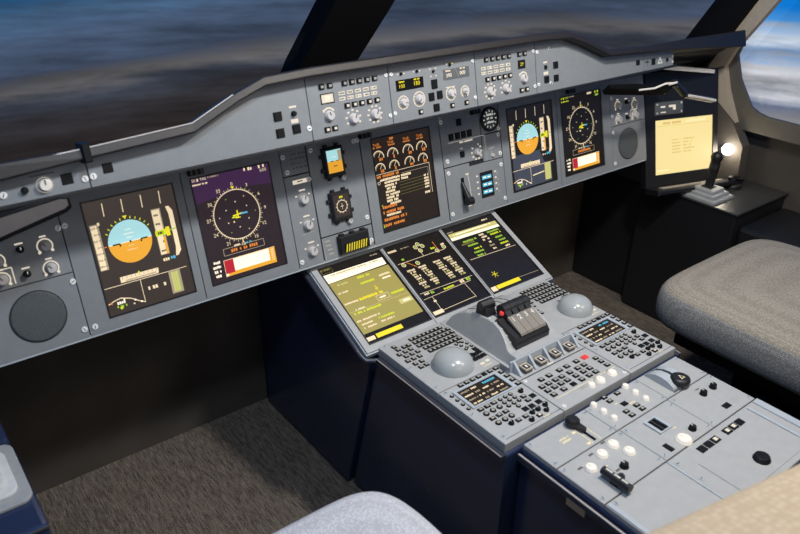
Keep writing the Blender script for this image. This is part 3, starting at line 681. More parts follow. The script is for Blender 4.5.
screws(t, [(-102,86),(-102,14),(103,86),(103,14)], .004)
efis(1, 'grey switch panel with two lit button rows, right of the pale readout on the hood')
t = gth('glareshield_side_panel', 'long grey hood face above the right compass display, with four dark square buttons', 285, 667)
small(t, 347, 49, 14, 14); small(t, 316, 22, 14, 14); small(t, 347, 21, 14, 14); key(t, 315, 48, 7, 8, 3.5, None); key(t, 642, 19, 13, 12, 2.5, None, name='button')
m = MB(); m.rect(.309, .0565, .321, .060, .0033, 'legend_hi'); m.rect(.308, .032, .323, .0385, .0033, 'legend_hi'); m.build('printed_markings', t)
screws(t, [(291,82),(291,14)], .004)
t = gth('glareshield_end_panel', 'small grey strip with a white triangle mark at the right end of the hood', 667, 790)
key(t, 704, 14, 13, 15, 3, None); key(t, 762, 12, 8, 9, 3, None)
m = MB(); m.poly([(.722,.006),(.744,.006),(.733,.023)], .0033, 'legend_white'); m.poly([(.727,.009),(.739,.009),(.733,.019)], .0035, 'paint'); m.line(.733, .011, .733, .017, .0016, .0037, 'legend_white'); m.build('triangle_mark', t)
m = MB(); m.scrib(.672, .688, .016, .004, .0033, 'black', 1); m.line(.68, .005, .68, .022, .001, .0033, 'black'); m.build('printed_markings', t); screws(t, [(786,18),(786,4)], .0028)

# ------------------------------------------------------------------ hood side arms (dark slides hanging under the hood ends)
for sg in (-1, 1):
    t = thing('hood_side_slide', ('brownish slide with a rounded black rim under the left end of the hood' if sg < 0 else 'dark slide with a thin edge painted as lit under the right end of the hood'), 'slide', W_, group='hood side slides')
    if sg < 0:
        P = [(-1.0,.150),(-.80,.1660),(-.722,.1750),(-.709,.1725),(-.707,.158),(-.714,.152),(-.738,.1465),(-.80,.132),(-1.0,.085)]
    else:
        P = [(.48,.166),(.60,.152),(.66,.138),(.70,.141),(.745,.129),(.74,.118),(.70,.122),(.655,.128),(.49,.154)]
    m = MB(); n = len(P)
    yb = -.095 if sg < 0 else -.118; vs = [(x,-.135,z) for x,z in P]+[(x,yb,z-.018) for x,z in P]
    m.add(vs, [tuple(range(n)), tuple(range(2*n-1,n-1,-1))]+[(i,n+i,n+(i+1)%n,(i+1)%n) for i in range(n)], 'matte_black'); bevel(m.build('rim', t), .002)
    if sg < 0:
        Q = [(-1.0,.1485),(-.80,.1645),(-.722,.1733),(-.7125,.171),(-.7120,.162),(-.718,.158),(-.738,.1535),(-.80,.139),(-1.0,.092)]
        m = MB(); k = len(Q); m.add([(x,-.1365,z) for x,z in Q], [tuple(range(k))], 'slide_brown'); m.build('brown_face', t)
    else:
        m = MB(); m.tube([(.60,-.137,.136),(.66,-.137,.1315),(.705,-.137,.137),(.745,-.137,.133)], .0026, 'bone', 8)  # pale colour paints light on the edge of the slide
        m.build('painted_lit_edge', t)

# ------------------------------------------------------------------ pedestal
nb = MB()
nb.prismx([(.245,-.12),(-.02,-.154),(-.208,-.2430),(-.20,-.30),(-.12,-.636),(.245,-.636)], -.245, .245, 'navy')
o = nb.build('display_console_housing'); o.location = (0,0,Z0); bevel(o, .006, 3)
tag(o, 'dark navy housing under the three sloping lower displays', 'console')
nb = MB(); nb.prismx([(-.222,-.2445),(-.566,-.2445),(-.566,-.636),(-.13,-.636),(-.205,-.30)], -.235, .235, 'navy'); o = nb.build('pedestal_housing'); o.location = (0,0,Z0); bevel(o, .005, 3)
tag(o, 'dark navy housing under the front half of the pedestal with keyboards and throttle', 'console')
nb = MB(); nb.box(-.203, .222, -1.05, -.568, -.636, -.243, 'navy'); o = nb.build('rear_console_housing'); o.location = (0,0,Z0); bevel(o, .006, 3)
tag(o, 'dark navy housing under the rear half of the pedestal', 'console')
for x, nm in ((-1, 'left'), (1, 'right')):
    m = MB(); X = x*.266
    m.tube([(X,.000,-.140),(X,-.06,-.168),(X,-.207,-.237),(x*.262,-.218,-.244),(x*.246,-.228,-.2440)], .0055, 'navy_edge', 10)
    m.tube([(x*.252,.0,-.151),(x*.252,-.20,-.246)], .0035, 'navy_edge', 8)
    o = m.build('edge_rail'); o.location = (0,0,Z0); tag(o, 'thin dark rail along the ' + nm + ' edge of the sloping lower displays', 'rail', 'edge rails')
    m = MB(); X = x*.240
    m.box(min(x*.2342,X+x*.006), max(x*.2342,X+x*.006), -.566, -.225, -.252, -.240, 'navy_edge', ch=.002); m.box(X-.0008+x*.006, X+.0008+x*.006, -.566, -.225, -.2412, -.2395, 'edge_highlight')  # thin pale line paints a highlight on the strip
    o = m.build('edge_strip'); o.location = (0,0,Z0); tag(o, 'dark metal strip along the ' + nm + ' edge of the front pedestal', 'strip', 'pedestal edge strips')
m = MB(); m.box(-.212, -.203, -1.0, -.570, -.262, -.250, 'navy_edge', ch=.003); m.box(-.2125,-.2095,-1.0,-.572,-.2495,-.2475,'edge_highlight')  # its pale line is a painted highlight too
o = m.build('edge_strip'); o.location = (0,0,Z0); tag(o, 'dark metal strip along the left edge of the rear pedestal', 'strip', 'pedestal edge strips')
m = MB(); m.box(-.212, -.2025, -.712, -.676, -.263, -.2580, 'metal', ch=.001); m.box(-.2125, -.210, -.712, -.676, -.272, -.259, 'metal')
o = m.build('latch_clip'); o.location = (0,0,Z0); tag(o, 'small silver clip on the navy side of the rear pedestal', 'clip')

PT = .012
def ptop(par, x0, x1, y0, y1, F=None, m_='paint_pedestal', g=.5): return MB().box((x0+g)*mm, (x1-g)*mm, (y0+g)*mm, (y1-g)*mm, -.018, 0, m_, ch=.0008).build('top_plate', par)
# keyboard and cursor units
def kccu(sg, label):
    t = thing('keyboard_cursor_unit', label, 'keyboard', DF, group='keyboard and cursor units')
    X0, X1 = sorted((sg*233, sg*79)); ptop(t, X0, X1, -394, -215)
    L = (lambda x: x) if sg < 0 else (lambda x: x+311)          # the right unit repeats the left layout, shifted
    n = 0
    for r, y in enumerate((-234, -247, -260, -273, -286)):
        for c in range(9):
            x = -165+c*10.5-(r*2 if r < 3 else 0)
            if x > -83: continue
            key(t, L(x+ (r*1.5)), y, 8.6, 8.6, 3, 'legend', z=0); n += 1
    for c, (x, y) in enumerate(((-208,-235),(-207,-247),(-215,-261),(-200,-260),(-186,-259),(-208,-273),(-194,-273),(-180,-273),(-215,-287),(-201,-287),(-187,-287),(-209,-302),(-194,-302),(-207,-316),(-194,-316),(-181,-246),(-192,-246))):
        key(t, L(x), y, 8.6, 8.6, 3, 'legend', z=0)
    for x, y in ((-105,-299),(-96,-295),(-100,-308),(-90,-299),(-85,-308),(-94,-318),(-84,-320),(-100,-322)): key(t, L(x), y, 7, 7, 3, 'legend', 'round', z=0)
    for x, y in ((-86,-332),(-86,-343),(-97,-345),(-86,-356),(-97,-357),(-109,-357)): key(t, L(x), y, 9.5, 9, 3, None, z=0)
    m = MB(); m.rect(L(-112)*mm, -.378, L(-102)*mm, -.372, .0003, 'legend_hi'); m.rect(L(-97)*mm, -.376, L(-88)*mm, -.370, .0003, 'legend_hi'); m.scrib(L(-114)*mm, L(-88)*mm, -.384, .003, .0003, 'label_dim', 2)
    m.ring(L(-205)*mm, -.247, .0125, .0135, .0003, 'legend', 0, 360); m.build('printed_markings', t)
    # palm-rest dome with trackball opening
    cx = -158 if sg < 0 else 187
    rr = 1.10 if sg < 0 else 1.03; m = MB(); m.lathe(cx*mm+(.002 if sg < 0 else .001), -.347, [(a*rr, b*.92) for a, b in ((.0365,0),(.0365,.002),(.0355,.008),(.0335,.014),(.030,.0205),(.025,.0258),(.018,.0300),(.010,.0328),(.001,.0338))], 'dome', 36); m.build('palm_rest', t)
    m = MB(); q = -1 if sg > 0 else 1; m.poly([(L(-128)*mm+.012*a*1, -.302+.012*b) for a, b in ((-.2,.2),(.9,-.3),(1,-.9),(.2,-.6))], .0004, 'black'); m.poly([(L(-105)*mm, -.335),(L(-98)*mm,-.338),(L(-101)*mm,-.350),(L(-109)*mm,-.352)], .0004, 'black'); m.build('finger_cutout', t)
    screws(t, [(L(-226),-.307e3),(L(-224),-380),(L(-220),-222)], .0042, 0)
kccu(-1, 'keyboard unit with pale rounded palm rest on the left side of the pedestal')
kccu(1, 'keyboard unit with pale rounded palm rest on the right side of the pedestal')
# radio management panels
def rmp(sg, label):
    t = thing('radio_management_panel', label, 'control panel', DF, group='radio management panels')
    X0, X1 = sorted((sg*233, sg*92)); ptop(t, X0, X1, -561, -395)
    L = (lambda x: x+2) if sg < 0 else (lambda x: x+326)
    for i in range(7): key(t, L(-188+i*14.4), -402, 9.5, 7.5, 3, None if i == 4 else 'legend', z=0)
    for i in range(4): key(t, L(-101), -416-i*14.3, 9.5, 7.5, 3, 'legend', z=0)
    for i in range(4): key(t, L(-221), -416-i*14.3, 7, 7, 3, 'legend', 'round', z=0)
    m = MB(); m.frame((L(-215))*mm, (L(-109))*mm, -.465, -.409, (L(-209))*mm, (L(-117))*mm, -.4615, -.414, 0, .0025, 'paint_edge'); m.build('screen_frame', t)
    m = MB(); a = L(-209)*mm; b = L(-117)*mm; m.rect(a, -.4615, b, -.414, .0012, 'scr_ewd'); w = b-a
    for r in range(4):
        y = -.421-r*.0115
        m.line(a, y-.0058, b, y-.0058, .0006, .0014, 'scr_pfd_l')
        for c, (p, q) in enumerate(((.004,.024),(.028,.040),(.046,.062),(.067,.086))):
            if r == 0 and c > 1: continue
            m.scrib(a+p, a+q, y, .0042, .0015, ('cream_dim', 'cream')[(r+c) % 2], r*5+c)
    m.rect(a+.056, -.4255, a+.074, -.4165, .0014, 'scr_dark'); m.scrib(a+.056, a+.086, -.421, .0055, .0016, 'cyan', 9)
    m.build('screen', t)
    for r in range(3):
        for c in range(3): key(t, L(-160+c*12.6), -473-r*10.6, 8, 8, 3, 'legend', 'round', z=0)
    key(t, L(-147), -504.5, 8, 8, 3, 'legend', 'round', z=0)
    for r, y in enumerate((-473, -487, -502, -516)):
        for c in range(3): key(t, L(-206+c*15.5), y, 10.5, 9.5 if r % 2 else 7.5, 3, 'legend', 'round' if r % 2 else 'sq', z=0)
    for x, y in ((-121,-491),(-122,-503),(-174,-531),(-157,-531)): key(t, L(x), y, 9.5, 7.5, 3, 'legend', z=0)
    for x, y in ((-106,-499),(-143,-517),(-128,-518),(-110,-517)): key(t, L(x), y, 10.5, 9, 3, None, z=0)
    for x, y in ((-114,-478),(-141,-531),(-127,-531),(-108,-530),(-156,-544),(-190,-530),(-117,-541)): knob(t, L(x), y, .0046, .006, 'black_key', z=0, ptr='legend_white', rz=.8)
    key(t, L(-136), -543, 9.5, 7.5, 3, 'legend_hi', z=0)
    m = MB(); m.line((L(-225))*mm, -.5525, (L(-92 if sg<0 else -95))*mm, -.5525, .0010, .0002, 'groove'); m.scrib(L(-134)*mm, L(-120)*mm, -.551, .003, .0003, 'label_dim', 3)
    m.build('printed_markings', t); screws(t, [(L(-226),-474),(L(-224),-403),(L(-224),-545)], .0042, 0)
rmp(-1, 'radio panel with small text screen and round keys, left edge of the pedestal')
rmp(1, 'radio panel with small text screen and round keys, right edge of the pedestal')

# throttle quadrant
t = thing('throttle_quadrant', 'humped grey quadrant with black T-shaped throttle levers numbered 1 to 4', 'throttle', DF)
ptop(t, -79, 79, -416, -215)
crest = [(-.230,.003),(-.239,.022),(-.252,.034),(-.268,.042),(-.286,.048),(-.306,.052),(-.328,.0545),(-.346,.0535),(-.362,.048),(-.376,.040),(-.387,.031),(-.394,.024),(-.402,.0205),(-.421,.020)]
m = MB(); vs = []; n = len(crest)
for y, z in crest:
    k = min(1, z/.05); xb = .073; xc = .073-.019*k
    vs += [(-xb,y,-.004),(-xc,y,z),(xc,y,z),(xb,y,-.004)]
fs = [(0,1,2,3)[::-1], tuple(4*(n-1)+k for k in (0,1,2,3))]
for i in range(n-1):
    for k in range(4): j = (k+1) % 4; fs.append((4*i+k, 4*i+j, 4*(i+1)+j, 4*(i+1)+k))
m.add(vs, fs, 'paint_pedestal'); o = m.build('hump', t); bevel(o, .0015, 2)
m = MB()
for i in range(5): x = -.0345+i*.0172; m.prismx([(a, b+.0006) for a, b in crest[2:8]]+[(a, b-.0004) for a, b in crest[2:8]][::-1], x-.0008, x+.0008, 'groove')
for i, (a, b) in enumerate(crest[3:11]): m.box(-.0500, -.0470, a-.0012, a+.0012, b-.001, b+.0006, 'legend_white')
m.build('quadrant_slots', t)
m = MB(); m.prismx([(-.335,.048),(-.346,.061),(-.396,.044),(-.404,.034),(-.403,.020),(-.38,.020)], -.048, .040, 'black'); bevel(m.build('lever_base', t), .0025)
for i in range(4):
    x = -.0265+i*.0172
    m = MB(); m.prismx([(-.360,.0610),(-.360,.0675),(-.398,.0495),(-.400,.0450)], x-.0082, x+.0082, 'plate_brown')
    vs, fs = text_mesh(str(i+1)); sz = .0150; y = -.3690
    m.add([(x+a*sz, y+b*sz*.90, .0636+b*sz*.426+.0004) for a, b, _ in vs], fs, 'white_paint')
    m.build('lever_plate', t)
    m = MB(); m.prismx([(-.332,.050),(-.334,.066),(-.350,.076),(-.361,.067),(-.358,.050)], x-.0066, x+.0066, 'black'); lv = m.build('throttle_lever', t)
    m = MB(); m.tube([(x-.0060,-.340,.070),(x+.0115,-.340,.070)], .0125, 'black', 16)
    for a in (-.005, 0, .005): m.tube([(x+a+.0023,-.340,.070),(x+a+.0037,-.340,.070)], .0130, 'dark_metal', 16)
    m.build('grip', lv)
for sx, x0 in ((-1, -.060),):
    m = MB(); m.tube([(x0+.008,-.304,.070),(x0+.036,-.308,.072)], [.010,.011], 'black', 14); m.prismx([(-.292,.045),(-.292,.070),(-.310,.078),(-.325,.052)], x0+.010, x0+.034, 'black'); bevel(m.build('side_horn', t), .002)
m = MB(); m.cyl(0, 0, 0, .006, .0048, 'red', 14, ch=.001); m.build('red_button', t, (-.034, -.345, .066))
# engine master switches in their niche
t = thing('engine_master_panel', 'row of four guarded engine switches in pale niches below the throttle levers', 'switch panel', DF)
ptop(t, -91, 91, -454.5, -417)
m = MB(); m.prismx([(-.424,0),(-.424,.022),(-.4270,.022),(-.428,.004),(-.428,0)], -.088, .088, 'paint_edge')
for i in range(5): x = -.079+i*.0395; m.prismx([(-.424,0),(-.424,.022),(-.429,.020),(-.449,.002),(-.449,0)], x-.0025, x+.0025, 'paint_edge')
m.line(-.085, -.4545, .085, -.4545, .001, .0002, 'groove')
m.rect(-.012, -.4525, .003, -.4495, .0003, 'legend_hi'); m.build('niche', t)
for i in range(4):
    x = -.059+i*.0395
    m = MB(); m.box(-.0085, .0085, -.009, .009, 0, .006, 'dark_metal', ch=.0015);     m.frame(-.0088, .0088, -.0095, .0095, -.0062, .0062, -.0068, .0068, .005, .0082, 'trim_beige'); o = m.build('engine_switch', t, (x, -.4395, .002))
    m = MB(); m.box(-.0055, .0055, -.006, .006, .0058, .0085, 'black', ch=.001); m.rect(-.0018, -.0035, .0018, .0035, .0088, 'white_paint'); m.build('toggle', o)
# system display control panel
t = thing('system_display_control_panel', 'grey keypad panel with a red lit button and three cream knobs between the radio panels', 'control panel', DF)
ptop(t, -91, 91, -561, -455)
rows = ((-476, [(-55,'legend'),(-34,'legend'),(-6,'legend'),(14,'legend'),(41,'legend')]), (-492, [(-70,0),(-53,0),(-35,0),(-18,0),(4,0),(26,0),(44,0)]),
        (-505.5, [(-70,0),(-52,0),(-35,0),(-18,0),(5,0),(26,0),(44,0)]), (-519.5, [(-70,0),(-44,0),(-18,None),(5,0),(26,0),(44,0)]))
for y, ks in rows:
    for x, lg in ks: key(t, x-2, y, 11, 8.8, 3.4, 'legend' if lg in (0, 'legend') else None, z=0)
for x, y in ((77,-491),(77,-504),(77,-518)): key(t, x, y, 10, 8.5, 3.4, 'legend', z=0)
m = MB(); m.box(-.0065, .0065, -.005, .005, 0, .0036, 'red', ch=.001); m.build('red_key', t, (.062, -.477, 0))
m = MB(); m.line(-.076, -.530, .085, -.530, .0014, .0003, 'label_dim'); m.rect(-.020, -.538, -.006, -.533, .0003, 'legend'); m.line(.02, -.531, .02, -.552, .0008, .0003, 'paint_edge')
for x in (25, 63): m.ring(x*mm, -.541, .011, .012, .0003, 'label_dim', 20, 160)
m.build('printed_markings', t)
knob(t, 2, -542, .0066, .006, 'bone', z=0, ptr='knob_cream'); knob(t, 27, -542, .0085, .006, 'bone', z=0, ptr='knob_cream'); knob(t, 62, -541, .0085, .006, 'bone', z=0, ptr='knob_cream')
screws(t, [(-84,-462),(-82,-552),(84,-552)], .004, 0)

# rear half of the pedestal
RX0, RX1 = -200, 221
t = thing('speed_brake_panel', 'grey pedestal panel with a black speed brake lever in a short slot', 'control panel', EF)
ptop(t, RX0, -50, -640, -570)
m = MB(); m.rect(-.100, -.634, -.094, -.585, .0003, 'matte_black'); m.build('slot', t)
m = MB(); m.tube([(-.098,-.600,.001),(-.101,-.590,.008)], [.005,.005], 'black', 10); m.prism([(-.107,-.590),(-.093,-.590),(-.094,-.612),(-.101,-.612)], .002, .010, 'black'); lv = bevel(m.build('speed_brake_lever', t), .001)
m = MB(); m.lathe(-.100, -.586, [(.009,.003),(.0125,.006),(.0125,.012),(.009,.0155)], 'black', 18); m.build('lever_head', lv)
m = MB(); m.line(-.106, -.590, -.106, -.637, .0016, .0003, 'label_dim'); m.line(-.086, -.590, -.086, -.637, .0016, .0003, 'label_dim')
for y in (-.600, -.632): m.rect(-.116, y-.003, -.108, y+.002, .0003, 'label_dim')
m.scrib(-.147, -.126, -.600, .0045, .0003, 'label_dim', 1); m.scrib(-.147, -.126, -.607, .0045, .0003, 'label_dim', 2); m.build('printed_markings', t)
screws(t, [(-192,-578),(-192,-632),(-56,-578),(-56,-632)], .0042, 0)
t = thing('trim_knob_panel', 'grey pedestal panel with two rows of three cream knobs around small black keys', 'control panel', EF)
ptop(t, -50, 95, -640, -570)
for x in (-29, 60):
    for y in (-574, -595.5, -617.5): knob(t, x, y, .0058, .006, 'bone', z=0, ptr='knob_cream')
for x, y in ((4,-571.5+1),(4,-583),(33,-577),(33,-618.5),(33,-630.5),(4,-618.5),(4,-630.5)): key(t, x, y, 11, 7.6, 3.4, 'legend', z=0)
key(t, 19, -603, 11.5, 9, 3.4, None, z=0)
m = MB(); m.line(-.043, -.582, -.043, -.628, .0008, .0002, 'paint_edge'); m.scrib(.026, .042, -.609, .0035, .0003, 'label_dim', 4); m.scrib(.004, .012, -.594, .0035, .0003, 'label_dim', 5); m.build('printed_markings', t)
screws(t, [(-44,-578),(-44,-632),(88,-578),(88,-634)], .0042, 0)
t = thing('flap_lever_panel', 'grey pedestal panel with a black round flap lever on a pale curved guide', 'control panel', EF)
ptop(t, 95, RX1, -640, -570)
prof = [(-.572,.0),(-.580,.008),(-.592,.014),(-.606,.016),(-.620,.014),(-.632,.008),(-.638,0)]
m = MB(); m.prismx(prof, .118, .139, 'paint_edge', True); m.prismx(prof, .146, .160, 'paint_edge', True); m.build('lever_guide', t)
m = MB(); m.rect(.139, -.638, .146, -.572, .0006, 'matte_black'); m.prismx([(y, z*.9) for y, z in prof], .140, .145, 'matte_black'); m.build('slot', t)
m = MB(); m.tube([(.1425,-.618,.004),(.1425,-.620,.014)], .005, 'black', 10); lv = m.build('flap_lever', t)
m = MB(); m.lathe(.1455, -.628, [(.012,.004),(.0175,.007),(.0185,.011),(.0175,.016),(.013,.0185)], 'black', 24)
m.poly([(.1400,-.634),(.1510,-.634),(.1455,-.622)], .0187, 'label_dim'); m.poly([(.1423,-.6325),(.1487,-.6325),(.1455,-.6255)], .0189, 'black'); m.build('lever_head', lv)
m = MB()
for y in (-.58, -.6, -.62): m.scrib(.166, .176, y, .003, .0003, 'label_dim', int(-y*100))
m.build('printed_markings', t); screws(t, [(214,-578),(214,-634)], .0042, 0)
t = thing('rudder_trim_panel', 'grey pedestal panel with four cream knobs and a black T-bar handle', 'control panel', EF)
ptop(t, RX0, -45, -733, -641)
for x, y in ((-159,-677),(-120,-667),(-79,-689)): knob(t, x+2, y+4, .0092, .006, 'bone', z=0, ptr='knob_cream')
knob(t, -85, -659, .0092, .006, 'bone', z=0, ptr='knob_cream')
knob(t, -111, -701, .0068, .008, 'black_key', z=0, ptr='legend_white')
m = MB()
for x, y in ((-168,-662),(-130,-652),(-92,-645),(-124,-700)): m.rect((x-6)*mm, (y-2)*mm, (x+4)*mm, (y+2)*mm, .0003, 'trim_grey')
m.line(-.172, -.69, -.10, -.69, .0007, .0002, 'paint_edge'); m.scrib(-.146, -.128, -.684, .003, .0003, 'label_dim', 2); m.build('printed_markings', t)
m = MB(); m.tube([(-.155,-.692,.012),(-.155,-.744,.012)], .0070, 'black', 14); m.box(-.159, -.150, -.722, -.710, 0, .012, 'black'); m.tube([(-.155,-.716,.011),(-.138,-.716,.007)], .006, 'black', 8)
for a, b in ((-.698,-.710),(-.713,-.724),(-.727,-.738)): m.rect(-.1570, b, -.1535, a, .0191, 'legend_white')
bevel(m.build('parking_brake_handle', t), .001); screws(t, [(-192,-650),(-192,-724),(-52,-650),(-52,-724)], .0042, 0)
t = thing('parking_brake_panel', 'grey pedestal panel with a dark slotted gauge and one large cream knob', 'control panel', EF)
ptop(t, -45, 90, -733, -641)
m = MB(); m.frame(.000, .032, -.6905, -.656, .006, .026, -.688, -.659, 0, .003, 'paint_edge'); m.build('gauge_frame', t)
m = MB(); m.rect(.006, -.688, .026, -.659, .0012, 'matte_black'); m.rect(.0155, -.687, .0165, -.660, .0014, 'grey_plate'); m.build('gauge', t)
knob(t, 18, -722, .0125, .007, 'bone', z=0, ptr='knob_cream'); knob(t, 55, -714, .0062, .008, 'black_key', z=0, ptr='legend_white'); key(t, -17, -717, 9, 16, 3, None, z=0)
m = MB(); m.line(-.042, -.660, -.042, -.722, .0008, .0002, 'paint_edge'); m.line(.0, -.700, .080, -.700, .0007, .0002, 'paint_edge'); m.scrib(.03, .042, -.694, .003, .0003, 'label_dim', 8); m.build('printed_markings', t)
screws(t, [(-38,-650),(-38,-724),(83,-655),(83,-726)], .0042, 0)
t = thing('rear_right_panel', 'mostly bare grey pedestal panel with two small black knobs right of the large cream knob', 'control panel', EF)
ptop(t, 90, RX1, -733, -641)
knob(t, 156, -671, .0062, .009, 'black_key', z=0, ptr='legend_white'); knob(t, 188, -670, .0062, .009, 'black_key', z=0, ptr='legend_white'); key(t, 160, -714, 16, 10, 2, None, z=0)
m = MB(); m.line(.11, -.690, .21, -.690, .0007, .0002, 'paint_edge'); m.scrib(.15, .166, -.656, .003, .0003, 'trim_grey', 1); m.ring(.187, -.714, .0055, .0068, .0003, 'legend', 0, 360); m.build('printed_markings', t)
screws(t, [(97,-650),(97,-724),(214,-650),(214,-724)], .0042, 0)
t = thing('rear_button_panel', 'wide grey pedestal panel with a row of six black buttons and a black knob', 'control panel', EF)
ptop(t, -45, RX1, -860, -734)
for x in (24, 43, 62, 98, 117, 136): key(t, x, -752, 14.5, 12, 3, None if x in (24, 43, 136) else 'legend_hi', z=0)
m = MB(); m.box(-.012, .175, -.85, -.768, 0, .0012, 'paint_pedestal', ch=.0005); m.box(.180, .186, -.858, -.74, 0, .002, 'paint_edge'); m.box(.205, .2205, -.858, -.736, 0, .003, 'paint_edge', ch=.001); m.build('raised_cover', t)
knob(t, 78, -823, .0125, .008, 'black_key', z=.001, ptr='black_key')
screws(t, [(-38,-748),(-37,-789)], .0042, 0)
t = thing('rear_blank_panel', 'bare grey pedestal panel beside the black T-bar handle at the picture bottom', 'control panel', EF)
ptop(t, RX0, -45, -860, -734); m = MB(); m.box(-.198, -.190, -.858, -.736, 0, .0015, 'paint_edge'); m.build('edge_rib', t); m = MB(); m.box(-.050, -.046, -.858, -.736, 0, .0015, 'paint_edge'); m.build('edge_rib', t); screws(t, [(-184,-742)], .0042, 0)

# ------------------------------------------------------------------ right side: information screen, small panel, ledge
OF = frm((.87,-.055,-.165), (cos(.289),-sin(.289),0), (Vector((sin(.289),cos(.289),0))*sin(.274)+Vector((0,0,cos(.274)))))
t = thing('side_information_screen', 'large pale yellow lit screen in a dark panel beside the right joystick', 'display', OF)
m = MB(); m.frame(-.035, .222, -.035, .285, 0, .205, 0, .154, -.02, 0, 'black'); m.build('dark_surround', t)
m = MB(); m.rect(0, 0, .205, .154, 0, 'scr_paper'); g = Gx(m)
g.rect(8, 136, 197, 137, 'scr_paper_mark'); g.rect(60, 141, 92, 147, 'scr_paper_mark'); g.rect(110, 141, 180, 149, 'scr_paper_hi'); g.rect(28, 141, 54, 147, 'scr_paper_mark')
for i in range(5): g.tx(60, 92-(i % 2)*4, 95-i*9, 4, 'scr_paper_mark'); g.tx(100, 140-(i % 3)*6, 95-i*9, 4, 'scr_paper_mark')
g.rect(8, 8, 50, 14, 'scr_paper_hi')
m.build('screen', t, (0, 0, -.004))
t = thing('oxygen_panel', 'small grey plate with three lit cream labels above the pale yellow side screen', 'control panel', OF, (-.004, .168, .0006))
m = MB(); m.box(0, .096, 0, .036, 0, .004, 'grey_plate', ch=.001); m.build('face_plate', t)
m = MB(); m.rect(.018, .020, .034, .025, .0042, 'legend_hi'); m.rect(.018, .006, .036, .009, .0042, 'legend_hi'); m.rect(.046, .020, .070, .026, .0042, 'legend_hi'); m.rect(.060, .012, .070, .020, .0042, 'legend_hi'); m.build('lit_labels', t)
screws(t, [(6,30),(6,6),(90,30),(90,6)], .0028, .004)
m = MB(); m.box(-.03, .245, -.052, -.036, -.01, .05, 'black', ch=.004); m.box(.0, .215, -.036, -.0335, .012, .030, 'trim_beige'); o = m.build('screen_ledge'); o.matrix_world = OF; tag(o, 'dark ledge with a tan strip painted as screen light under the pale yellow side screen', 'ledge')  # tan colour paints the glow of the screen on the ledge

# dark cover panel with thin bars painted pale as if lit above the screen
t = thing('side_cover_arm', 'bent dark arm with a thin bright edge above the pale yellow side screen', 'arm', W_)
m = MB()
m.tube([(.745,-.125,.128),(.765,-.125,.127),(.815,-.125,.094)], .010, 'black', 10); m.tube([(.815,-.125,.090),(.958,-.125,.056)], .008, 'black', 10); m.build('arm', t)
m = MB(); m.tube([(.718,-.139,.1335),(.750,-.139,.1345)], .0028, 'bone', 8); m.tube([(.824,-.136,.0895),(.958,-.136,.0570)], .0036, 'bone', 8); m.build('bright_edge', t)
m = MB(); m.lathe(.735, -.112, [(.001,.102),(.010,.104),(.014,.112),(.012,.122),(.004,.126)], 'yellow', 16); o = m.build('round_knob'); o.location = (0,0,Z0); tag(o, 'small dull yellow ball knob hanging under the bent dark arm', 'knob')

# printed legends belong to the plate they are printed on
for o in [o for o in C.objects if o.name.startswith('printed_markings')]:
    pl = [c for c in o.parent.children if c.name.startswith(('face_plate', 'top_plate'))]
    if not pl: continue
    a, b = pl[0].data, o.data; me = bpy.data.meshes.new(a.name)
    n = len(a.vertices); k = len(a.materials)
    me.from_pydata([tuple(v.co) for v in a.vertices]+[tuple(v.co) for v in b.vertices], [], [tuple(p.vertices) for p in a.polygons]+[tuple(i+n for i in p.vertices) for p in b.polygons])
    for mt in list(a.materials)+list(b.materials): me.materials.append(mt)
    me.polygons.foreach_set('material_index', [p.material_index for p in a.polygons]+[p.material_index+k for p in b.polygons]); me.update()
    pl[0].data = me; bpy.data.objects.remove(o)

# ------------------------------------------------------------------ room
def S(name, m, loc=(0,0,Z0)): o = m.build(name); o.location = loc; return struct(o)
S('floor', MB().box(-1.6, 1.6, -2.2, 1.0, -.70, -.640, 'carpet'))
S('wall_front', MB().box(-1.24, 1.24, .262, .30, -.640, -.02, 'wall_dark'))
S('wall_back', MB().box(-1.6, 1.6, -2.24, -2.2, -.640, 1.15, 'wall_dark'))
S('wall_left', MB().box(-1.24, -1.2, -2.2, .262, -.640, -.05, 'wall_dark').box(-1.24, -1.2, -2.2, -1.5, -.05, 1.15, 'wall_dark'))
m = MB(); m.box(1.2, 1.24, -2.2, .262, -.640, -.06, 'wall_dark'); m.box(1.2, 1.24, -2.2, -1.5, -.06, 1.15, 'wall_dark')
S('wall_right', m)
S('ceiling', MB().box(-1.3, 1.3, -2.24, -.42, 1.10, 1.15, 'ceil_grey'))
# windshield frame
def beam(pts, w, h, m_, name):          # pts centre line; w along x-ish, h in depth
    m = MB(); vs = []; n = len(pts)
    P = [Vector(p) for p in pts]
    for i, p in enumerate(P):
        d = (P[min(i+1,n-1)]-P[max(i-1,0)]).normalized(); u = Vector((1,0,0)); u = (u-d*u.dot(d)).normalized(); v = d.cross(u)
        for a, b in ((-1,-1),(1,-1),(1,1),(-1,1)): vs.append(p+u*a*w/2+v*b*h/2)
    fs = [(0,1,2,3), tuple(4*(n-1)+k for k in (3,2,1,0))]
    for i in range(n-1):
        for k in range(4): j = (k+1) % 4; fs.append((4*i+k,4*(i+1)+k,4*(i+1)+j,4*i+j))
    m.add(vs, fs, m_); return S(name, m)
beam([(-.012,.36,.13),(-.012,.318,.185),(0,.18,.345),(0,-.42,1.05)], .158, .05, 'matte_black', 'trim_1')
m = MB()
# right windshield pillar, following the side wall line
def slab(pts, x0, x1, m_, mb): mb.prismx(pts, x0, x1, m_); return mb
def pillar(sg, name):
    m = MB(); a, b = sorted((sg*1.10, sg*1.16))
    m.prismx([(.135,.07),(.02,.07),(-.105,.300),(-.52,.95),(-.36,.95),(.006,.287)], a, b, 'matte_black'); return S(name, m)
pillar(1, 'trim_2'); pillar(-1, 'trim_3')
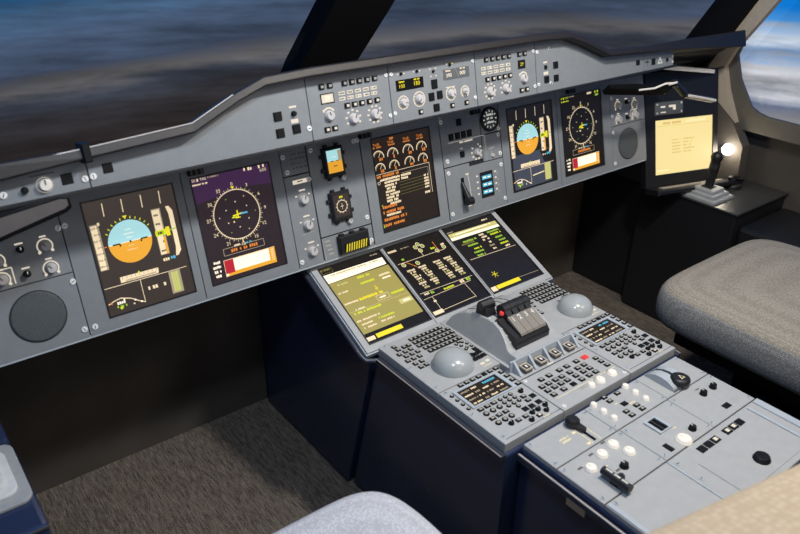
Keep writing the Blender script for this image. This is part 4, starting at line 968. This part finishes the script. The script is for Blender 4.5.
# side window surrounds
def surround(sg, name):
    m = MB(); a, b = sorted((sg*1.150, sg*1.162))
    # grey body of the surround, as strips around the opening
    body = [[(.26,-.06),(.26,.10),(-.012,.10),(-.040,.125),(-.066,.160),(-.076,.174),(-.068,.143),(-.092,.080),(-.142,.010),(-.168,-.002),(-.195,-.008),(-.195,-.06)],
            [(-.195,-.06),(-.195,-.008),(-1.5,-.02),(-1.5,-.06)]]
    for p in body: m.prismx(p, a, b, 'trim_grey')
    return S(name, m)
surround(1, 'trim_4'); surround(-1, 'trim_5')
for sg, nm in ((1, 'trim_6'), (-1, 'trim_7')):
    m = MB(); a, b = sorted((sg*1.130, sg*1.153))
    m.prismx([(-.077,.294),(-.157,.304),(-.60,.98),(-.53,.98)], a, b, 'trim_beige')
    m.prismx([(-.157,.304),(-.077,.294),(-.023,.195),(.012,.098),(-.010,.086),(-.048,.108),(-.068,.160)], a, b, 'trim_beige')
    m.prismx([(-.010,.092),(-.022,.030),(-.117,-.040),(-.072,.045),(-.047,.112)], a, b, 'trim_beige')
    S(nm, m)
S('wall_side_right', MB().prismx([(.26,-.64),(.26,.10),(.0,.10),(-.014,.085),(-.022,.030),(-.117,-.040),(-.16,-.10),(-.20,-.64)], 1.12, 1.16, 'wall_dark'))
S('trim_8', MB().add([(.79,-.052,.146),(1.075,-.052,.098),(1.075,-.030,.098),(.79,-.030,.146),(.79,-.052,.156),(1.075,-.052,.108),(1.075,-.030,.108),(.79,-.030,.156)], [(3,2,1,0),(4,5,6,7),(0,1,5,4),(1,2,6,5),(2,3,7,6),(3,0,4,7)], 'bone'))  # pale colour stands in for light falling on this strip
# glass
m = MB(); m.add([(0,.335,.16),(-1.12,.09,.10),(-1.12,-.50,.95),(0,-.38,1.05)], [(0,1,2),(0,2,3)], 'glass_clear'); S('window_1', m)
m = MB(); m.add([(0,.335,.16),(1.12,.09,.10),(1.12,-.50,.95),(0,-.38,1.05)], [(0,2,1),(0,3,2)], 'glass_clear'); S('window_2', m)
for sg, nm in ((1, 'window_3'), (-1, 'window_4')):
    m = MB(); X = sg*1.175; m.add([(X,-.08,-.02),(X,-1.5,-.02),(X,-1.5,.98),(X,-.62,.98),(X,-.07,.12)], [(0,1,2,3,4)], 'glass_clear'); S(nm, m)

# ------------------------------------------------------------------ side consoles and joysticks
def console_right():
    t = thing('side_console', 'dark glossy side console under the right joystick', 'console', W_, group='side consoles')
    m = MB(); m.box(.925, 1.198, -.285, .02, -.636, -.222, 'black'); bevel(m.build('body', t), .006)
    m = MB(); m.box(.965, 1.198, .021, .258, -.636, -.24, 'black'); m.build('front_body', t)
    m = MB(); m.box(.920, 1.198, -.290, -.06, -.222, -.2175, 'dark_metal', ch=.002); m.build('top', t)
    m = MB(); m.box(.950, 1.198, -2.15, -.286, -.636, -.262, 'black'); bevel(m.build('rear_body', t), .01)
console_right()
t = thing('side_console', 'navy side console at the lower left corner of the picture', 'console', W_, group='side consoles')
m = MB(); m.box(-1.198, -.858, -.322, -.118, -.636, -.204, 'navy'); bevel(m.build('body', t), .008)
m = MB(); m.box(-1.198, -.860, -.108, .05, -.636, -.204, 'navy'); bevel(m.build('front_body', t), .008)
m = MB(); m.box(-1.19, -.859, -.3235, -.3215, -.207, -.2035, 'metal'); m.build('bright_edge', t)
def stick(cx, cy, z, label, rz, light, glabel):
    t = thing('sidestick', label, 'joystick', W_, (cx, cy, z), 'joysticks', rz)
    for i, (a, h0, h1) in enumerate(((.050,0,.010),(.040,.008,.020),(.030,.018,.030))):
        m = MB(); k = 1.0
        m.box(-a, a, -a*1.05, a*1.05, h0, h1, 'gaiter_light' if light else 'gaiter_grey', ch=.003); o = m.build('gaiter_step', t)
    m = MB(); m.tube([(0,0,.028),(.001,-.001,.055),(.004,-.001,.085),(.006,.0,.105)], [.013,.0125,.0145,.013], 'black', 14)
    m.box(-.016, .016, -.016, .016, .028, .034, 'black', ch=.003); gr = bevel(m.build('grip', t), .001)
    m = MB(); m.lathe(.002, -.003, [(.008,.100),(.014,.108),(.0165,.118),(.013,.128),(.006,.133)], 'black', 16); m.build('head', gr)
    m = MB(); m.tube([(.012,-.002,.112),(.027,-.003,.108)], .0055, 'dark_metal', 10); m.build('thumb_switch', gr)
stick(.975, -.163, -.2175, 'black joystick on a stepped grey pyramid base beside the lit side screen', .0, False, '')
# left joystick base: only its light stepped surround shows
t = thing('stepped_gaiter', 'light grey stepped plate with rounded corner in the lower left corner', 'gaiter', W_, (-.955, -.192, -.204))
def rrect(w, h, r, n=6):
    P = []
    for cx, cy, a0 in ((w-r,h-r,0),(-w+r,h-r,90),(-w+r,-h+r,180),(w-r,-h+r,270)):
        for k in range(n+1): a = radians(a0+90*k/n); P.append((cx+r*cos(a), cy+r*sin(a)))
    return P
for i, (w, h, z0, z1, mm_) in enumerate(((.094,.072,0,.006,'gaiter_grey'),(.080,.054,.006,.012,'gaiter_light'),(.068,.040,.012,.018,'gaiter_light'),(.054,.028,.018,.024,'gaiter_light'))):
    m = MB(); m.prism(rrect(w, h, .018), z0, z1, mm_); bevel(m.build('gaiter_step' if i else 'rim_plate', t), .0015)
# tiller on the right console
t = thing('steering_tiller', 'small black steering handle with glints lying right of the joystick', 'handle', W_, (1.105, -.165, -.2175))
m = MB(); m.cyl(0, 0, 0, .012, .026, 'black', 24, ch=.003); m.build('base', t)
m = MB(); m.tube([(-.03,-.005,.018),(-.01,.005,.026),(.012,.004,.024),(.04,-.008,.016)], [.006,.010,.010,.006], 'black', 12); m.tube([(-.026,-.004,.016),(-.030,-.004,.040)], .006, 'black', 10); m.build('handle', t)
m = MB(); m.ring(.0, .0, .017, .022, .0125, 'metal', 0, 200); m.ring(.02, -.006, .006, .009, .0255, 'metal'); m.build('glint_ring', t)  # metal arcs drawn as glints on the black handle
# reading lamp
t = thing('reading_lamp', 'small bright lamp glaring beside the lit side screen behind the joystick', 'lamp', W_, (1.108, -.125, -.114))
m = MB(); m.lathe(0, 0, [(.001,-.017),(.012,-.012),(.017,0),(.012,.012),(.001,.017)], 'lamp_hot', 20); m.build('bulb', t)
m = MB(); m.tube([(0,.012,0),(.010,.020,0)], .008, 'dark_metal', 10); m.build('socket', t)
L = bpy.data.lights.new('lamp', 'POINT'); L.energy = .22; L.color = (1, .85, .62); L.shadow_soft_size = .012
lo = bpy.data.objects.new('lamp_light', L); C.objects.link(lo); lo.location = (1.088, -.142, -.114+Z0)

# ------------------------------------------------------------------ seats
def cushion(w, d, h, m_top, m_side, r=.05, bulge=.012, n=14):
    """rounded cushion, centred, bottom at 0"""
    m = MB(); vs = []; fs = []
    rings = [(.0,.88,0),(.12,.98,0),(.40,1.0,0),(.72,.992,0),(.88,.97,0),(.965,.93,1),(1.0,.86,1)]
    k = 48
    def se(a, e): c, s_ = cos(a), sin(a); return math.copysign(abs(c)**e, c), math.copysign(abs(s_)**e, s_)
    for t_, sc, _ in rings:
        for i in range(k):
            x, y = se(2*pi*i/k, .27 if t_ < .9 else .31)
            ins = (1-sc)*min(w, d)/2*1.0
            vs.append((x*(w/2-ins), y*(d/2-ins), t_*h))
    for j in range(len(rings)-1):
        for i in range(k): q = (i+1) % k; fs.append((j*k+i, j*k+q, (j+1)*k+q, (j+1)*k+i))
    ns = k*(len(rings)-1)
    side = fs[:k*4]; top = fs[k*4:]
    m.add(vs, side, m_side, True); m.add(vs, [tuple(range(k-1,-1,-1))], m_side)
    # domed top: inner rings
    base = vs[(len(rings)-1)*k:]; tv = list(base); tf = []
    for s_ in (.8, .55, .3, .08):
        for (x, y, z) in base: tv.append((x*s_, y*s_, h+bulge*(1-s_*s_)))
    for j in range(4):
        for i in range(k): q = (i+1) % k; tf.append((j*k+i, j*k+q, (j+1)*k+q, (j+1)*k+i))
    tf.append(tuple(4*k+i for i in range(k)))
    m.add(vs, top, m_top, True); m.add(tv, tf, m_top, True)
    return m
def weld(o):
    md = o.modifiers.new('weld', 'WELD'); md.merge_threshold = .0005
    ss = o.modifiers.new('sub', 'SUBSURF'); ss.levels = 1; ss.render_levels = 1
t = thing('pilot_seat', 'grey woven seat cushion right of the pedestal', 'seat', W_, (.590, -.705, -.63), 'pilot seats')
o = cushion(.475, .62, .105, 'seat_mesh', 'seat_side').build('seat_cushion', t, (0, 0, .335)); weld(o)
m = MB(); m.box(-.19, .19, -.26, .24, .30, .336, 'black', ch=.004); m.box(-.13, .13, -.2, .12, .04, .30, 'matte_black'); m.box(-.17, .17, -.26, .2, .0, .04, 'black', ch=.006); m.build('seat_base', t)
o = cushion(.44, .60, .11, 'seat_mesh', 'seat_side'); o = o.build('backrest', t, (0, -.33, .70)); o.rotation_euler = (radians(80), 0, 0); weld(o)
t = thing('pilot_seat', 'pale light grey seat cushion at the bottom edge, left of the pedestal', 'seat', W_, (-.665, -.825, -.61), 'pilot seats')
o = cushion(.43, .60, .115, 'seat_light', 'seat_light').build('seat_cushion', t, (-.0, .0, .325)); weld(o)
m = MB(); m.box(-.18, .18, -.26, .22, .29, .326, 'black', ch=.004); m.box(-.13, .13, -.2, .12, .04, .29, 'matte_black'); m.box(-.17, .17, -.26, .2, .0, .04, 'black', ch=.006); m.build('seat_base', t)
t = thing('armrest', 'blurred tan padded armrest in the near lower right corner', 'armrest', W_, (-.34, -1.130, -.612), None, radians(-11))
o = cushion(.72, .34, .16, 'seat_tan', 'seat_tan', bulge=.03).build('pad', t, (0, 0, .53)); weld(o)
m = MB(); m.box(-.07, -.02, -.05, .05, -.035, .54, 'matte_black'); m.build('post', t)

# ------------------------------------------------------------------ light
def area(name, loc, target, size, energy, col, sy=None, spread=None):
    L = bpy.data.lights.new(name, 'AREA'); L.energy = energy; L.color = col; L.size = size
    if sy: L.shape = 'RECTANGLE'; L.size_y = sy
    if spread: L.spread = radians(spread)
    o = bpy.data.objects.new(name, L); C.objects.link(o); o.location = (loc[0], loc[1], loc[2]+Z0)
    d = Vector(target)-Vector(loc); o.rotation_euler = d.to_track_quat('-Z', 'Y').to_euler(); return o
area('overhead_light', (.10, -.74, 1.0), (.0, -.35, -.2), .10, 14, (1, .94, .86))
area('overhead_light', (-.55, -.80, 1.02), (-.5, .0, -.1), .12, 7.0, (.74, .86, 1))  # added bluish fill, stands in for outside light on the left
area('overhead_light', (.55, -1.3, 1.02), (.5, -.6, -.2), .3, 5, (1, .90, .76))
area('rear_fill_light', (-.30, -2.0, .75), (-.1, .0, .0), .7, 3.6, (1, .95, .90))  # added fill from behind the camera, not a lamp of the cockpit

# ------------------------------------------------------------------ sky seen through the windows
w = bpy.data.worlds.new('sky'); bpy.context.scene.world = w; w.use_nodes = True; nt = w.node_tree; nt.nodes.clear()
N = nt.nodes.new; lk = nt.links.new
out = N('ShaderNodeOutputWorld'); bg = N('ShaderNodeBackground'); lk(bg.outputs[0], out.inputs[0])
tc = N('ShaderNodeTexCoord'); sep = N('ShaderNodeSeparateXYZ'); lk(tc.outputs['Generated'], sep.inputs[0])
mp_ = N('ShaderNodeMapping'); mp_.inputs['Scale'].default_value = (2.0, 2.0, 20); mp_.inputs['Rotation'].default_value = (0, radians(-6), 0); lk(tc.outputs['Generated'], mp_.inputs[0])
nz = N('ShaderNodeTexNoise'); nz.inputs['Scale'].default_value = 2.2; nz.inputs['Detail'].default_value = 10; nz.inputs['Roughness'].default_value = .68; lk(mp_.outputs[0], nz.inputs['Vector'])
def math_(op, a, b=None, clamp=False):
    n = N('ShaderNodeMath'); n.operation = op; n.use_clamp = clamp
    for i, v in enumerate((a, b)):
        if v is None: continue
        if isinstance(v, (int, float)): n.inputs[i].default_value = v
        else: lk(v, n.inputs[i])
    return n.outputs[0]
tilt = math_('ADD', sep.outputs[2], math_('SUBTRACT', .02, math_('MULTIPLY', sep.outputs[0], .12)))
elev = math_('ADD', tilt, math_('MULTIPLY', math_('SUBTRACT', nz.outputs['Fac'], .5), .05))
mr = N('ShaderNodeMapRange'); mr.inputs['From Min'].default_value = -.36; mr.inputs['From Max'].default_value = -.118; lk(elev, mr.inputs['Value'])
elev2 = math_('ADD', sep.outputs[2], math_('MULTIPLY', math_('SUBTRACT', nz.outputs['Fac'], .5), .07))
mr2 = N('ShaderNodeMapRange'); mr2.inputs['From Min'].default_value = -.36; mr2.inputs['From Max'].default_value = -.118; lk(elev2, mr2.inputs['Value'])
def ramp(stops, src=None):
    r = N('ShaderNodeValToRGB'); e = r.color_ramp.elements
    def lin(c): return [(v/255/12.92 if v/255 <= .04045 else ((v/255+.055)/1.055)**2.4) for v in c]+[1]
    e[0].position, e[0].color = stops[0][0], lin(stops[0][1]); e[1].position, e[1].color = stops[-1][0], lin(stops[-1][1])
    for p, c in stops[1:-1]: x = e.new(p); x.color = lin(c)
    lk((src or mr).outputs[0], r.inputs[0]); return r
dusk = ramp([(0,(32,27,27)),(.22,(44,38,37)),(.38,(52,50,54)),(.47,(60,64,76)),(.53,(96,94,96)),(.60,(62,72,92)),(.74,(74,90,116)),(.86,(70,98,130)),(.95,(24,96,150)),(1,(6,92,156))])
day = ramp([(0,(84,80,78)),(.3,(120,116,114)),(.46,(150,148,150)),(.54,(98,110,138)),(.62,(188,188,194)),(.70,(206,206,210)),(.78,(120,150,190)),(.86,(190,200,212)),(.93,(70,140,204)),(1,(14,112,196))], mr2)
cl = N('ShaderNodeMapRange'); cl.inputs['From Min'].default_value = .38; cl.inputs['From Max'].default_value = .68; cl.inputs['To Min'].default_value = .7; cl.inputs['To Max'].default_value = 1.45; lk(nz.outputs['Fac'], cl.inputs['Value'])
az = math_('DIVIDE', sep.outputs[0], math_('ADD', math_('ABSOLUTE', sep.outputs[1]), .0001))   # tan of the bearing
ar = N('ShaderNodeMapRange'); ar.inputs['From Min'].default_value = 1.7; ar.inputs['From Max'].default_value = 2.0; lk(az, ar.inputs['Value'])
mx = N('ShaderNodeMix'); mx.data_type = 'RGBA'; lk(ar.outputs[0], mx.inputs['Factor']); lk(dusk.outputs[0], mx.inputs['A']); lk(day.outputs[0], mx.inputs['B'])
vm = N('ShaderNodeVectorMath'); vm.operation = 'SCALE'; lk(mx.outputs['Result'], vm.inputs[0]); lk(cl.outputs[0], vm.inputs['Scale'])
lk(vm.outputs[0], bg.inputs['Color']); bg.inputs['Strength'].default_value = 1.0

# ------------------------------------------------------------------ camera
cam = bpy.data.cameras.new('camera'); co = bpy.data.objects.new('camera', cam); C.objects.link(co)
R = Matrix(((.7898747,.27373111,-.54878888),(-.61305547,.37600778,-.69482454),(.0161538,.88526235,.46481139)))
q = R.to_quaternion(); co.rotation_mode = 'QUATERNION'; co.rotation_quaternion = q
co.location = (-.93692636, -1.17200591, .57338247+Z0)
cam.sensor_width = 36; cam.lens = 739.10/800*36; cam.clip_start = .02
cam.dof.use_dof = True; cam.dof.focus_distance = 1.65; cam.dof.aperture_fstop = 5.6
bpy.context.scene.camera = co
vs_ = bpy.context.scene.view_settings
vs_.view_transform = 'Standard'; vs_.look = 'None'; vs_.exposure = 0; vs_.gamma = 1; vs_.use_curve_mapping = False
